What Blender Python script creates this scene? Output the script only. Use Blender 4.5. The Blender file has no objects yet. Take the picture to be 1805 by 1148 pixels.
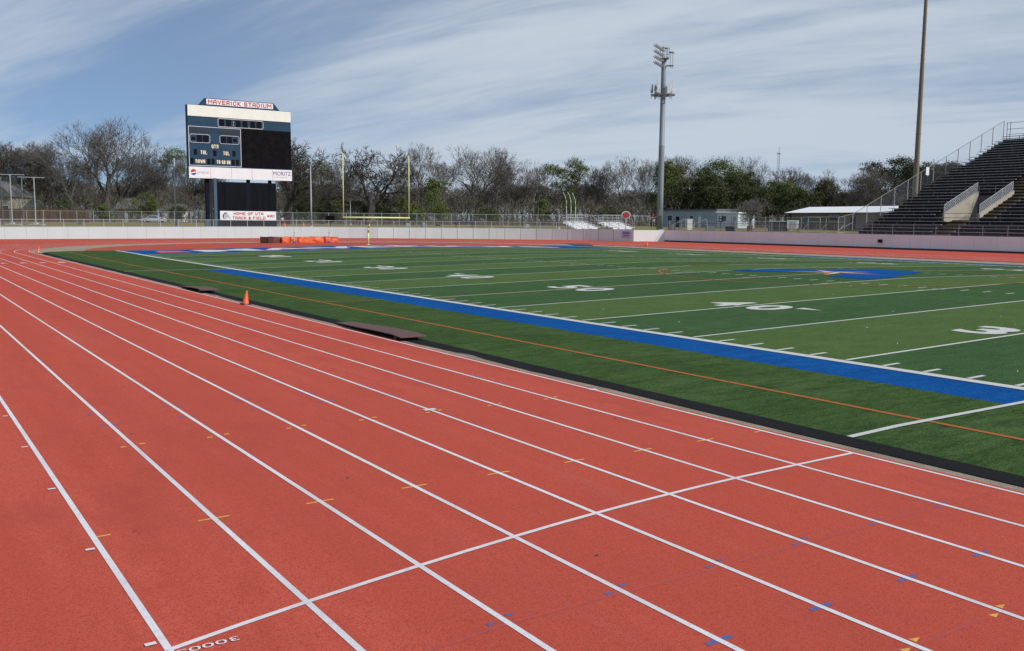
import bpy, bmesh, math, random
from mathutils import Vector, Matrix, noise as mnoise
from mathutils.geometry import tessellate_polygon
R_ = random.Random(7)
sc = bpy.context.scene
COL = sc.collection

# ------------------------------------------------------------------ camera frame
CAM = Vector((-16.999, -30.579, 2.591))
FW = Vector((0.55985242, 0.82087433, -0.11282998))
RT = Vector((0.82665524, -0.56264669, 0.00835519))
UPV = Vector((0.05662486, 0.09794917, 0.99357918))
FPX = 1632.76
def bearing(col, dist, z=0.0):
    """plan position seen at a picture column, dist metres ahead"""
    a = (col - 902.5) / FPX; b = ((1.22 - CAM.z) / dist - FW.z - RT.z * a) / UPV.z
    p = CAM + (FW + RT * a + UPV * b) * dist
    if z > 1.1 and dist > 152: z += .30 * min(1, (dist - 152) / 20)   # the ground rises gently beyond the grass
    return Vector((p.x, p.y, z))

# ------------------------------------------------------------------ materials
def mat(name, col, rough=0.7, metal=0.0, spec=0.5, noise=None, bump=None, alpha=None, streak=None, emit=None):
    """noise=(scale, amount[, col2]) bump=(scale, strength) streak=(sx,sy,sz,amount)"""
    m = bpy.data.materials.new(name); m.use_nodes = True
    nt = m.node_tree; N = nt.nodes; L = nt.links
    b = N['Principled BSDF']
    b.inputs['Base Color'].default_value = (*col, 1)
    b.inputs['Roughness'].default_value = rough
    b.inputs['Metallic'].default_value = metal
    b.inputs['Specular IOR Level'].default_value = spec
    src = None
    geo = N.new('ShaderNodeTexCoord')
    def mixcol(fac_socket, a_sock, a_val, bval):
        mx = N.new('ShaderNodeMix'); mx.data_type = 'RGBA'
        L.new(fac_socket, mx.inputs[0])
        if a_sock: L.new(a_sock, mx.inputs[6])
        else: mx.inputs[6].default_value = (*a_val, 1)
        mx.inputs[7].default_value = (*bval, 1)
        return mx.outputs[2]
    if noise:
        items = noise if isinstance(noise, list) else [noise]
        for it in items:
            s, amt = it[0], it[1]
            c2 = it[2] if len(it) > 2 else tuple(c * (1 - amt) for c in col)
            sc_ = it[3] if len(it) > 3 else (1, 1, 1)
            lo, hi = (it[4], it[5]) if len(it) > 5 else (0.35, 0.7)
            mp = N.new('ShaderNodeMapping'); mp.inputs['Scale'].default_value = sc_
            L.new(geo.outputs['Object'], mp.inputs['Vector'])
            nz = N.new('ShaderNodeTexNoise'); nz.inputs['Scale'].default_value = s
            nz.inputs['Detail'].default_value = 4; nz.inputs['Roughness'].default_value = 0.65
            L.new(mp.outputs[0], nz.inputs['Vector'])
            mr = N.new('ShaderNodeMapRange'); mr.inputs[1].default_value = lo; mr.inputs[2].default_value = hi
            mr.inputs[3].default_value = 0; mr.inputs[4].default_value = 1
            L.new(nz.outputs['Fac'], mr.inputs[0])
            src = mixcol(mr.outputs[0], src, col, c2)
    if src: L.new(src, b.inputs['Base Color'])
    if bump:
        nz = N.new('ShaderNodeTexNoise'); nz.inputs['Scale'].default_value = bump[0]; nz.inputs['Detail'].default_value = 5
        L.new(geo.outputs['Object'], nz.inputs['Vector'])
        bp = N.new('ShaderNodeBump'); bp.inputs['Strength'].default_value = bump[1]
        bp.inputs['Distance'].default_value = bump[2] if len(bump) > 2 else 0.01
        L.new(nz.outputs['Fac'], bp.inputs['Height']); L.new(bp.outputs[0], b.inputs['Normal'])
    if alpha is not None:
        b.inputs['Alpha'].default_value = alpha
    if emit:
        b.inputs['Emission Color'].default_value = (*emit, 1); b.inputs['Emission Strength'].default_value = 1
    return m

def turf(name, col, c2, c3):
    return mat(name, col, 0.92, spec=0.04,
        noise=[(.35, 0, tuple(c * 1.12 for c in c3), (1, 1, 1), 0.42, 0.7), (1.6, 0, c2, (0.6, 2.6, 1), 0.40, 0.64), (6.0, 0, c3, (0.6, 2.4, 1), 0.48, 0.72), (28, 0, tuple(c * 0.45 for c in col), (.7, 1.6, 1), 0.46, 0.66), (75, 0, tuple(c * 1.75 for c in c3), (1, 1, 1), 0.52, 0.72)],
        bump=(60, 0.7, 0.04))
M = {}
M['track'] = mat('track_rubber', (0.535, 0.093, 0.057), 0.88, spec=0.10,
    noise=[(0.10, 0, (0.46, 0.080, 0.052), (1, .6, 1), 0.38, 0.62), (0.32, 0, (0.50, 0.088, 0.058), (1, .4, 1), 0.35, 0.7), (1.1, 0, (0.58, 0.112, 0.074), (1, .05, 1), 0.45, 0.74), (0.9, 0, (0.41, 0.074, 0.052), (1, .5, 1), 0.56, 0.80), (3.2, 0, (0.46, 0.078, 0.051), (1, .3, 1), 0.52, 0.75), (0.55, 0, (0.50, 0.125, 0.095), (1.6, .16, 1), 0.62, 0.80), (46, 0, (0.40, 0.058, 0.036), (1, 1, 1), 0.48, 0.68), (110, 0, (0.26, 0.036, 0.022), (1, 1, 1), 0.51, 0.67), (95, 0, (0.70, 0.18, 0.12), (1, 1, 1), 0.59, 0.74)],
    bump=(160, 0.6, 0.007))
M['apron'] = mat('apron_rubber', (0.50, 0.080, 0.045), 0.85, spec=0.2, noise=[(.4, .15), (120, .3)])
M['line'] = mat('lane_paint', (0.70, 0.70, 0.72), 0.8, spec=0.1, noise=[(1.3, 0, (0.60, 0.58, 0.60), (1, .4, 1), 0.42, 0.7), (14, 0, (0.58, 0.50, 0.50), (1, 1, 1), 0.52, 0.75), (70, 0, (0.50, 0.34, 0.32), (1, 1, 1), 0.56, 0.70)], bump=(420, 0.4, 0.005))
M['yellow'] = mat('yellow_paint', (0.68, 0.38, 0.05), 0.8, noise=[(40, 0, (0.6, 0.2, 0.06), (1,1,1), .5, .72)])
M['fadeyellow'] = mat('faded_yellow_paint', (0.60, 0.30, 0.10), 0.7, noise=[(200, .3)])
M['blue_p'] = mat('blue_paint', (0.07, 0.10, 0.27), 0.8, noise=[(40, 0, (0.30, 0.09, 0.12), (1,1,1), .5, .72)])
M['faintblue'] = mat('faint_blue_paint', (0.36, 0.078, 0.078), 0.9, spec=.1, noise=[(25, 0, (0.47, 0.080, 0.052), (1, 1, 1), 0.45, 0.6)])
M['pink'] = mat('pink_paint', (0.60, 0.32, 0.26), 0.7)
M['turf_dark'] = turf('turf_dark', (0.056, 0.112, 0.042), (0.038, 0.086, 0.031), (0.068, 0.134, 0.048))
M['turf_light'] = turf('turf_light', (0.084, 0.142, 0.043), (0.068, 0.122, 0.036), (0.102, 0.164, 0.054))
M['turf_side'] = turf('turf_sideline', (0.048, 0.096, 0.024), (0.020, 0.050, 0.012), (0.082, 0.134, 0.046))
M['turf_blue'] = turf('turf_blue', (0.0030, 0.084, 0.31), (0.003, 0.062, 0.24), (0.010, 0.105, 0.34))
M['turf_white'] = mat('turf_white', (0.60, 0.60, 0.57), 0.9, spec=.05, noise=[(30, 0, (0.40, 0.43, 0.37), (1, 1, 1), 0.45, 0.7), (2, .1)], bump=(140, .4, .02))
M['turf_faint'] = mat('turf_white_worn', (0.46, 0.50, 0.42), 0.85, spec=.15, noise=[(40, .3)])
M['turf_orange'] = mat('turf_orange', (0.42, 0.13, 0.035), 0.85, spec=.15, noise=[(60, .3)])
M['turf_faintorange'] = mat('turf_orange_worn', (0.34, 0.16, 0.045), 0.85, spec=.15)
M['black'] = mat('rubber_black', (0.016, 0.016, 0.017), 0.9, spec=.1, noise=[(60, 0, (0.05, 0.05, 0.052), (1, 1, 1), .55, .75)], bump=(180, .8, .03))
M['gravel'] = mat('gravel', (0.36, 0.29, 0.21), 0.95, spec=.1, noise=[(45, 0, (0.16, 0.12, 0.09), (1, 1, 1), .45, .7), (1.5, 0, (0.42, 0.36, 0.28), (1, 1, 1), .4, .7)], bump=(60, .8, .05))
M['wall'] = None
M['grass'] = mat('dry_grass', (0.24, 0.20, 0.075), 0.95, spec=.1, noise=[(.06, 0, (0.17, 0.17, 0.05)), (.8, 0, (0.30, 0.25, 0.12), (1, 1, 1), .45, .8), (6, .35)])
M['asphalt'] = mat('asphalt', (0.06, 0.06, 0.062), 0.9, noise=[(3, .3)])
M['galv'] = mat('galvanised_steel', (0.46, 0.48, 0.50), 0.6, 0.05, noise=[(3, .2)])
M['galv_dark'] = mat('weathered_steel', (0.20, 0.21, 0.22), 0.7, 0.05, noise=[(3, .2)])
M['alu'] = mat('aluminium_bench', (0.80, 0.81, 0.82), 0.55, 0.0, noise=[(2, .15)])
M['white'] = mat('white_panel', (0.80, 0.82, 0.82), 0.5, noise=[(.7, .08)])
M['cream'] = mat('cream_panel', (0.80, 0.83, 0.72), 0.6, noise=[(.5, .08)])
M['navy'] = mat('scoreboard_blue', (0.026, 0.066, 0.112), 0.7, spec=.15, noise=[(.6, .2)])
M['navy_dk'] = mat('dark_navy', (0.008, 0.011, 0.019), 0.8, spec=.1)
M['steel_blue'] = mat('column_blue', (0.045, 0.10, 0.16), 0.6, noise=[(.8, .2)])
M['screen'] = mat('screen_black', (0.005, 0.005, 0.006), 0.9, spec=.05, noise=[(1.2, 0, (0.012, 0.012, 0.012))])
M['digit'] = mat('digit_window', (0.007, 0.008, 0.010), 0.8, spec=.1)
M['lowscreen'] = mat('lower_screen', (0.010, 0.012, 0.016), 0.8, spec=.05, noise=[(.7, 0, (0.005, 0.006, 0.008), (3, 1, .4), .4, .7)])
M['red'] = mat('red_paint', (0.50, 0.045, 0.04), 0.5)
M['purple'] = mat('purple_ink', (0.05, 0.035, 0.20), 0.5)
M['greyink'] = mat('grey_ink', (0.42, 0.44, 0.47), 0.5)
M['blueink'] = mat('blue_ink', (0.01, 0.06, 0.32), 0.5)
M['letter'] = mat('letter_cream', (0.80, 0.72, 0.50), 0.6)
M['goal'] = mat('goal_yellow', (0.74, 0.74, 0.30), 0.4, noise=[(1.5, .15)])
M['matorange'] = mat('orange_vinyl', (0.74, 0.135, 0.035), 0.42, noise=[(1.2, .2)], bump=(1.6, .9, .25))
M['mat_shade_crate'] = mat('brown_mat_shade_crate', (0.16, 0.045, 0.030), 0.6, noise=[(1.2, .3)])  # brown paints in the mat's shaded side; also the crate's own colour
M['maroon'] = mat('maroon_board', (0.075, 0.014, 0.018), 0.7)
M['cone'] = mat('orange_plastic', (0.85, 0.13, 0.035), 0.45)
M['plate'] = mat('rust_plate', (0.135, 0.068, 0.055), 0.75, noise=[(6, .3), (60, .3)], bump=(60, .3, .01))
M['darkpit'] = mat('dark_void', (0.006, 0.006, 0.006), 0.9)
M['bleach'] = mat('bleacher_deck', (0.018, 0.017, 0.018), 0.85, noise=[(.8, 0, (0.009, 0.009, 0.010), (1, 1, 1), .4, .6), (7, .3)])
M['bench'] = mat('bench_weathered', (0.40, 0.395, 0.38), 0.6, 0.0, noise=[(.5, .3), (5, .25)])
M['support'] = mat('bench_support', (0.10, 0.10, 0.10), .7)
M['step'] = mat('step_boards', (0.24, 0.165, 0.085), 0.85, noise=[(1.5, 0, (0.10, 0.07, 0.045), (1, 1, 1), .4, .65)])
M['concrete'] = mat('concrete', (0.44, 0.40, 0.32), 0.9, noise=[(.7, 0, (0.26, 0.235, 0.19)), (9, .15)])
M['polebrown'] = mat('pole_weathered', (0.235, 0.19, 0.135), 0.8, noise=[(.6, 0, (0.15, 0.115, 0.08), (4, 4, .25), .35, .7), (8, .15)])
M['polegrey'] = mat('pole_galvanised', (0.27, 0.31, 0.335), 0.6, .1, noise=[(.5, 0, (0.17, 0.20, 0.22), (3, 3, .3), .35, .7), (4, .15)])
M['bark'] = mat('bark', (0.135, 0.124, 0.108), 0.95, spec=.1, noise=[(2.0, .35)])
M['bark_lt'] = mat('bark_pale', (0.23, 0.215, 0.19), 0.95, spec=.1, noise=[(2.0, .35)])
M['bark_dk'] = mat('bark_dark', (0.085, 0.078, 0.068), 0.95, spec=.1, noise=[(2.0, .35)])
M['twig'] = mat('twig_mass', (0.20, 0.185, 0.165), 0.95, spec=.05, noise=[(.08, 0, (0.17, 0.158, 0.14), (1, 1, 1), .35, .65)])
M['brush'] = mat('brush_twigs', (0.15, 0.13, 0.11), 0.95, spec=.05, noise=[(.2, 0, (0.09, 0.09, 0.06), (1, 1, 1), .35, .65)])
def leafmat(n, a, b): return mat(n, a, 0.8, spec=.2, noise=[(.35, 0, b, (1, 1, 1), .35, .65), (2.5, .3)])
M['leaf_dark'] = leafmat('leaf_dark', (0.092, 0.112, 0.040), (0.055, 0.074, 0.029))
M['leaf_mid'] = leafmat('leaf_mid', (0.15, 0.185, 0.050), (0.088, 0.115, 0.035))
M['leaf_olive'] = leafmat('leaf_olive', (0.12, 0.12, 0.048), (0.07, 0.075, 0.034))
M['leaf_bright'] = leafmat('leaf_bright', (0.165, 0.200, 0.055), (0.095, 0.125, 0.038))
M['leaf_rust'] = leafmat('leaf_rust', (0.20, 0.10, 0.05), (0.12, 0.07, 0.04))
M['leaf_oak'] = leafmat('leaf_oak', (0.088, 0.092, 0.042), (0.050, 0.055, 0.026))
M['woodfence'] = mat('cedar_boards', (0.21, 0.12, 0.065), 0.9, noise=[(1.6, 0, (0.10, 0.062, 0.040), (1, 1, .15), .38, .62), (7, .3, (0.28, 0.17, 0.10), (1, 1, .1), .5, .8)])
M['stucco'] = mat('stucco_cream', (0.46, 0.42, 0.31), 0.9, noise=[(.5, .1)])
M['bluewall'] = mat('blue_siding', (0.33, 0.40, 0.45), 0.8, noise=[(.5, .15)])
M['tanwall'] = mat('tan_wall', (0.23, 0.20, 0.14), 0.9, noise=[(.4, .2)])
M['whiteroof'] = mat('white_roof', (0.82, 0.83, 0.84), 0.6, noise=[(.4, .06)])
M['shingle'] = mat('grey_shingle', (0.16, 0.165, 0.165), 0.9, noise=[(1.2, .3)])
M['glass'] = mat('window_glass', (0.05, 0.09, 0.10), 0.15, spec=.6)
M['carpaint'] = mat('silver_paint', (0.62, 0.64, 0.68), 0.25, .5)
M['tyre'] = mat('tyre', (0.02, 0.02, 0.02), 0.8)
M['skin'] = mat('skin', (0.38, 0.22, 0.15), 0.6)
M['shirt'] = mat('light_blue_shirt', (0.42, 0.60, 0.72), 0.85)
M['shorts'] = mat('dark_shorts', (0.03, 0.03, 0.04), 0.85)
M['hair'] = mat('dark_hair', (0.02, 0.015, 0.01), 0.8)
M['drum'] = mat('blue_drum', (0.20, 0.32, 0.38), 0.5)
M['benchblue'] = mat('bench_blue', (0.02, 0.03, 0.12), 0.5)
M['signred'] = mat('sign_red', (0.42, 0.055, 0.045), 0.5, noise=[(2, .2)])
M['mesh'] = mat('chain_link', (0.30, 0.31, 0.33), 0.7, alpha=0.10)
M['mesh_stand'] = mat('chain_link_dense', (0.17, 0.19, 0.23), 0.7, alpha=0.10)
M['net'] = mat('cage_netting', (0.05, 0.055, 0.06), 0.9, alpha=0.22)

def wallmat(name, col, c2, joint=2.44, jw=0.035, jdark=0.55, stain=(0.5, 0.46, 0.40)):
    m = mat(name, col, 0.75, spec=.3, noise=[(.35, 0, c2, (1, 1, .6), .35, .7), (1.6, 0, stain, (2.2, 2.2, .25), .60, .85)])
    nt = m.node_tree; N = nt.nodes; L = nt.links; b = N['Principled BSDF']
    src = b.inputs['Base Color'].links[0].from_socket
    uv = N.new('ShaderNodeUVMap'); uv.uv_map = 'run'
    sp = N.new('ShaderNodeSeparateXYZ'); L.new(uv.outputs[0], sp.inputs[0])
    md = N.new('ShaderNodeMath'); md.operation = 'PINGPONG'; md.inputs[1].default_value = joint / 2
    L.new(sp.outputs[0], md.inputs[0])
    lt = N.new('ShaderNodeMath'); lt.operation = 'LESS_THAN'; lt.inputs[1].default_value = jw
    L.new(md.outputs[0], lt.inputs[0])
    ml = N.new('ShaderNodeMath'); ml.operation = 'MULTIPLY'; ml.inputs[1].default_value = 1 - jdark
    L.new(lt.outputs[0], ml.inputs[0])
    mx = N.new('ShaderNodeMix'); mx.data_type = 'RGBA'
    L.new(ml.outputs[0], mx.inputs[0]); L.new(src, mx.inputs[6]); mx.inputs[7].default_value = tuple(c * .25 for c in col) + (1,)
    L.new(mx.outputs[2], b.inputs['Base Color'])
    return m
M['wall'] = wallmat('painted_wall', (0.56, 0.645, 0.635), (0.525, 0.605, 0.595), jdark=.72, jw=.03, stain=(.48,.53,.49))
M['wall_curve'] = wallmat('painted_wall_panels', (0.66, 0.81, 0.76), (0.61, 0.75, 0.70), jdark=.35, jw=.05)  # same white paint, greyed by shade; tinted green against the pink bounce
M['wall_white'] = wallmat('painted_wall_sunlit', (0.80, 0.87, 0.82), (0.76, 0.83, 0.78), jdark=.9, stain=(.72, .7, .64))  # same white paint, coloured lighter where this facet catches the sun
M['wall_shaded'] = wallmat('shaded_white_wall', (0.82, 0.88, 0.86), (0.74, 0.80, 0.79), jdark=.85, stain=(.55, .56, .60))  # same white paint, tone raised because this side lies in mauve shade

# ------------------------------------------------------------------ mesh builder
class MB:
    def __init__(s): s.v = []; s.f = []; s.m = []; s.uv = None
    def add(s, vs, fs, mi=0):
        o = len(s.v); s.v.extend([tuple(p) for p in vs]); s.f.extend([tuple(i + o for i in f) for f in fs]); s.m.extend([mi] * len(fs)); return s
    def box(s, c, d, mi=0, rz=0, mtx=None):
        x, y, z = d[0] / 2, d[1] / 2, d[2] / 2
        vs = [Vector((sx * x, sy * y, sz * z)) for sz in (-1, 1) for sy in (-1, 1) for sx in (-1, 1)]
        m = Matrix.Translation(c) @ (mtx if mtx else Matrix.Rotation(rz, 4, 'Z'))
        vs = [m @ p for p in vs]
        return s.add(vs, [(0, 2, 3, 1), (4, 5, 7, 6), (0, 1, 5, 4), (2, 6, 7, 3), (0, 4, 6, 2), (1, 3, 7, 5)], mi)
    def b2(s, a, b, mi=0):
        return s.box([(a[i] + b[i]) / 2 for i in range(3)], [abs(b[i] - a[i]) for i in range(3)], mi)
    def tube(s, p0, p1, r0, r1=None, n=8, mi=0, caps=True):
        if r1 is None: r1 = r0
        p0 = Vector(p0); p1 = Vector(p1); d = (p1 - p0)
        if d.length < 1e-6: return s
        d.normalize(); a = Vector((0, 0, 1)) if abs(d.z) < .9 else Vector((1, 0, 0))
        u = d.cross(a).normalized(); w = d.cross(u)
        vs = []
        for p, r in ((p0, r0), (p1, r1)):
            for i in range(n):
                t = 2 * math.pi * i / n; vs.append(p + (u * math.cos(t) + w * math.sin(t)) * r)
        fs = [(i, (i + 1) % n, n + (i + 1) % n, n + i) for i in range(n)]
        if caps: fs += [tuple(range(n - 1, -1, -1)), tuple(range(n, 2 * n))]
        return s.add(vs, fs, mi)
    def path(s, pts, r, n=8, mi=0):
        for a, b in zip(pts[:-1], pts[1:]): s.tube(a, b, r, r, n, mi)
        return s
    def lathe(s, prof, c=(0, 0, 0), n=20, mi=0, cap=True):
        vs = []
        for r, z in prof:
            for i in range(n):
                t = 2 * math.pi * i / n; vs.append((c[0] + r * math.cos(t), c[1] + r * math.sin(t), c[2] + z))
        fs = []
        for k in range(len(prof) - 1):
            for i in range(n):
                j = (i + 1) % n; fs.append((k * n + i, k * n + j, (k + 1) * n + j, (k + 1) * n + i))
        if cap: fs += [tuple(range(n - 1, -1, -1)), tuple(range((len(prof) - 1) * n, len(prof) * n))]
        return s.add(vs, fs, mi)
    def prism(s, poly, o, ax, ay, depth, mi=0):
        """extrude 2D polygon laid on axes ax, ay at o, thickness vector depth"""
        o = Vector(o); ax = Vector(ax); ay = Vector(ay); dp = Vector(depth); n = len(poly)
        a = [o + ax * x + ay * y for x, y in poly]; b = [p + dp for p in a]
        tris = tessellate_polygon([[Vector((x, y, 0)) for x, y in poly]])
        fs = [tuple(t) for t in tris] + [tuple(i + n for i in reversed(t)) for t in tris]
        fs += [(i, (i + 1) % n, n + (i + 1) % n, n + i) for i in range(n)]
        return s.add(a + b, fs, mi)
    def build(s, name, mats, parent=None, smooth=False, origin=None, fixn=True):
        me = bpy.data.meshes.new(name)
        vs = s.v
        if origin is not None: vs = [(a[0] - origin[0], a[1] - origin[1], a[2] - origin[2]) for a in vs]
        me.from_pydata(vs, [], s.f)
        if not isinstance(mats, (list, tuple)): mats = [mats]
        for m in mats: me.materials.append(m)
        if len(mats) > 1: me.polygons.foreach_set('material_index', s.m)
        if fixn and len(s.f) < 60000:
            bm = bmesh.new(); bm.from_mesh(me); bmesh.ops.recalc_face_normals(bm, faces=bm.faces); bm.to_mesh(me); bm.free()
        if smooth: me.polygons.foreach_set('use_smooth', [True] * len(me.polygons))
        me.update()
        o = bpy.data.objects.new(name, me); COL.objects.link(o)
        if parent: o.parent = parent
        if origin is not None: o.location = origin
        return o

def tag(o, label=None, cat=None, group=None, kind=None):
    if label: o['label'] = label
    if cat: o['category'] = cat
    if group: o['group'] = group
    if kind: o['kind'] = kind
    return o
def thing(name, label, cat, loc=(0, 0, 0), rz=0, group=None):
    o = bpy.data.objects.new(name, None); COL.objects.link(o)
    o.location = loc; o.rotation_euler = (0, 0, rz); o.empty_display_size = .3
    return tag(o, label, cat, group)
def copy_tree(o, parent=None):
    c = o.copy(); COL.objects.link(c); c.parent = parent
    for ch in list(o.children): copy_tree(ch, c)
    return c
def struct(o, label=None):
    o['kind'] = 'structure'
    if label: o['label'] = label
    return o

def text_mesh(txt, h, w=None, bold=0.0, align='LEFT', sx=1.0):
    """returns list of (verts2d, faces) of a text scaled to cap height h and optional width w"""
    cu = bpy.data.curves.new('t', 'FONT'); cu.body = txt; cu.offset = bold; cu.resolution_u = 3
    ob = bpy.data.objects.new('t', cu); COL.objects.link(ob)
    bpy.context.view_layer.update()
    me = bpy.data.meshes.new_from_object(ob.evaluated_get(bpy.context.evaluated_depsgraph_get()))
    vs = [(v.co.x, v.co.y) for v in me.vertices]; fs = [tuple(p.vertices) for p in me.polygons]
    bpy.data.objects.remove(ob); bpy.data.curves.remove(cu); bpy.data.meshes.remove(me)
    x0 = min(v[0] for v in vs); x1 = max(v[0] for v in vs); y0 = min(v[1] for v in vs); y1 = max(v[1] for v in vs)
    ky = h / (y1 - y0); kx = (w / (x1 - x0)) if w else ky * sx
    vs = [((x - x0) * kx, (y - y0) * ky) for x, y in vs]
    W = (x1 - x0) * kx
    if align == 'CENTER': vs = [(x - W / 2, y) for x, y in vs]
    return vs, fs

# ------------------------------------------------------------------ terrain heights
FW_, FL = 48.768, 45.72           # field width, half length to goal line
ZT = -0.293                       # track level
def zturf(x, y):
    t = abs((x - 24.384) / 24.384)
    z = -0.352 * t ** 1.154
    if x > 24: z = max(z, -0.33)
    if x < 0:
        z = -0.352 + .028 * min(1, -x / 5.0)
        if x < -5.3: z -= .022 * min(1, (-5.3 - x) / .7)
    if y > 42:
        k = min(1, (y - 42) / 6); z = z * (1 - k) + max(z, -0.30) * k
    return z
CX, CY, RI = 24.384, 51.9, 31.37

# wall line around the far end, left to right, then down the far side
WALL = [(-60, 101.5), (-30, 101.8), (-4, 102.1), (12, 102.3), (24, 102.4), (33, 102.2), (40, 100.9), (46, 98.5), (51, 95.7), (56.5, 92.0), (61, 88.6), (65.5, 84.4), (69, 80), (71.6, 75.6), (73.4, 70.9)]
def smooth_poly(P, step=2.44):
    out = [P[0]]
    for i in range(len(P) - 1):
        p0, p1, p2, p3 = (Vector(P[max(0, i - 1)]), Vector(P[i]), Vector(P[i + 1]), Vector(P[min(len(P) - 1, i + 2)])); n = max(1, round((p2 - p1).length / step))
        for k in range(1, n + 1):
            t = k / n; q = .5 * ((2 * p1) + (p2 - p0) * t + (2 * p0 - 5 * p1 + 4 * p2 - p3) * t * t + (3 * p1 - p0 - 3 * p2 + p3) * t ** 3); out.append((q.x, q.y))
    return out
WALL = WALL[:4] + smooth_poly(WALL[4:])
FACET = [(73.4, 70.9), (77.6, 68.9)]
SIDE_WALL = [(77.6, 68.9), (77.6, 40), (77.55, 10), (77.5, -70)]
GZ = 1.22
def walltop(x): return 1.20 + .14 * max(0, min(1, (x + 8) / 36))

# ground behind the wall (one sheet to the horizon)
def sheet_with_hole(name, outer, hole, z, m, zf=None):
    o3 = [Vector((x, y, 0)) for x, y in outer]; h3 = [Vector((x, y, 0)) for x, y in hole]
    tr = tessellate_polygon([o3, h3]) if hole else tessellate_polygon([o3])
    mb = MB(); zf = zf or (lambda x, y: z)
    mb.add([(p.x, p.y, zf(p.x, p.y)) for p in o3 + (h3 if hole else [])], [tuple(t) for t in tr])
    ob = mb.build(name, m)
    # face up
    me = ob.data
    if me.polygons and sum(p.normal.z * p.area for p in me.polygons) < 0:
        bm = bmesh.new(); bm.from_mesh(me); bmesh.ops.reverse_faces(bm, faces=bm.faces); bm.to_mesh(me); bm.free()
    return ob
bowl = WALL + FACET[1:] + SIDE_WALL[1:] + [(-60, -70)]
def offset_out(pts, d=0.12):
    c = Vector((10, 20)); r = []
    for x, y in pts:
        v = (Vector((x, y)) - c).normalized(); r.append((x + v.x * d, y + v.y * d))
    return r
g = sheet_with_hole('ground', [(-1500, -800), (2600, -800), (2600, 2600), (-1500, 2600)], offset_out(bowl), GZ, M['grass'])
struct(g, 'flat dry grass ground behind the stadium wall')

mb = MB(); us = list(range(-1500, 3301, 200)); rows_ = [(151, -.03), (158, .10), (165, .20), (172, .30), (420, .30), (2600, .30)]
for dd_, dz in rows_:
    for u in us:
        p = bearing(u, dd_); mb.v.append((p.x, p.y, GZ + dz))
n = len(us)
for j in range(len(rows_) - 1):
    for i in range(n - 1): mb.f.append((j * n + i, j * n + i + 1, (j + 1) * n + i + 1, (j + 1) * n + i)); mb.m.append(0)
struct(mb.build('rising_ground', M['grass']), 'dry grass ground rising slightly towards the trees')
# track surface: bowl outline with the infield oval cut out
def oval(r, y0=-52.5, n=72):
    pts = []
    for i in range(n + 1):
        a = math.pi - math.pi * i / n; pts.append((CX + r * math.cos(a), CY + r * math.sin(a)))
    for i in range(n + 1):
        a = -math.pi * i / n; pts.append((CX + r * math.cos(a), y0 + r * math.sin(a)))
    return pts
outer = offset_out(bowl, 0.05)
outer[0] = (-90, 101.5); outer[-1] = (-90, -120); outer[-2] = (77.5, -120)
tk = sheet_with_hole('running_track', outer, oval(RI - .10), ZT, M['track'])
struct(tk, 'red rubber running track with white lanes')

# turf outline
TX0, TX1, TY1 = -6.1, 51.6, 55.65
def turf_x0(y):
    if y <= 49.6: return TX0
    t = min(1, (y - 49.6) / (TY1 - 49.6)); return TX0 + 3.6 * (1 - math.sqrt(max(0, 1 - t * t)))
YD5 = 4.572
ys = [YD5 * k for k in range(-13, 11)]
yrows = []
for a, b in zip(ys[:-1], ys[1:]):
    yrows += [a, (a + b) / 2]
yrows += [45.72, 48, 49.6, 50.8, 52, 53.2, 54.2, 54.864, 55.2, 55.5, TY1]
xs = [-4.8, -3.2, -1.83, -0.9, 0.0] + [FW_ * k / 32 for k in range(1, 33)] + [49.7, 50.6, TX1]
mb = MB(); idx = {}
for j, y in enumerate(yrows):
    row = [turf_x0(y)] + [max(x, turf_x0(y) + .02 * (i + 1)) for i, x in enumerate(xs)]
    for i, x in enumerate(row):
        idx[(i, j)] = len(mb.v); mb.v.append((x, y, zturf(x, y)))
NXr = len(xs) + 1
for j in range(len(yrows) - 1):
    ym = (yrows[j] + yrows[j + 1]) / 2
    for i in range(NXr - 1):
        xm = (mb.v[idx[(i, j)]][0] + mb.v[idx[(i + 1, j)]][0]) / 2
        if 0 < xm < FW_:
            if ym > 54.864: mi = 2
            elif ym > 45.72: mi = 3
            else:
                a = abs(ym) / YD5; k = int(a)
                mi = 0 if k % 2 == 0 else 1
        elif (-1.83 < xm < 0 or FW_ < xm < 50.6) and abs(ym) < 22.86: mi = 3
        else: mi = 2
        mb.f.append((idx[(i, j)], idx[(i + 1, j)], idx[(i + 1, j + 1)], idx[(i, j + 1)])); mb.m.append(mi)
turf_o = struct(mb.build('turf_field', [M['turf_dark'], M['turf_light'], M['turf_side'], M['turf_blue']]), 'striped green artificial turf football field')

# turf boundary loop (near side, corner, end, far side)
edge = [(turf_x0(y), y) for y in yrows] + [(x, TY1) for x in xs if x > turf_x0(TY1)] + [(TX1, y) for y in reversed(yrows)]
# gravel strip inside the oval around the turf
DR = 27.2
gh = [(TX0 - .42, -63), (TX0 - .42, 49.0), (TX0 - .3, 51.2), (TX0 + .3, 53.2), (TX0 + 1.3, 54.9)] + [(x, TY1 - .02) for x in (-2.6, 5, 15, 24, 35, 45)] + [(TX1 - .05, TY1 - .02), (TX1 - .05, -63)]
gr = sheet_with_hole('gravel_strip', oval(RI - .06), gh, -0.330, M['gravel'])
struct(gr, 'tan gravel strip between track and turf')
# kerb wall from gravel up to the track edge
mb = MB(); ov = oval(RI - .10); n = len(ov)
mb.add([(x, y, -0.36) for x, y in ov] + [(x, y, ZT) for x, y in ov], [(i, (i + 1) % n, n + (i + 1) % n, n + i) for i in range(n)])
struct(mb.build('track_edge', M['track']))
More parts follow.
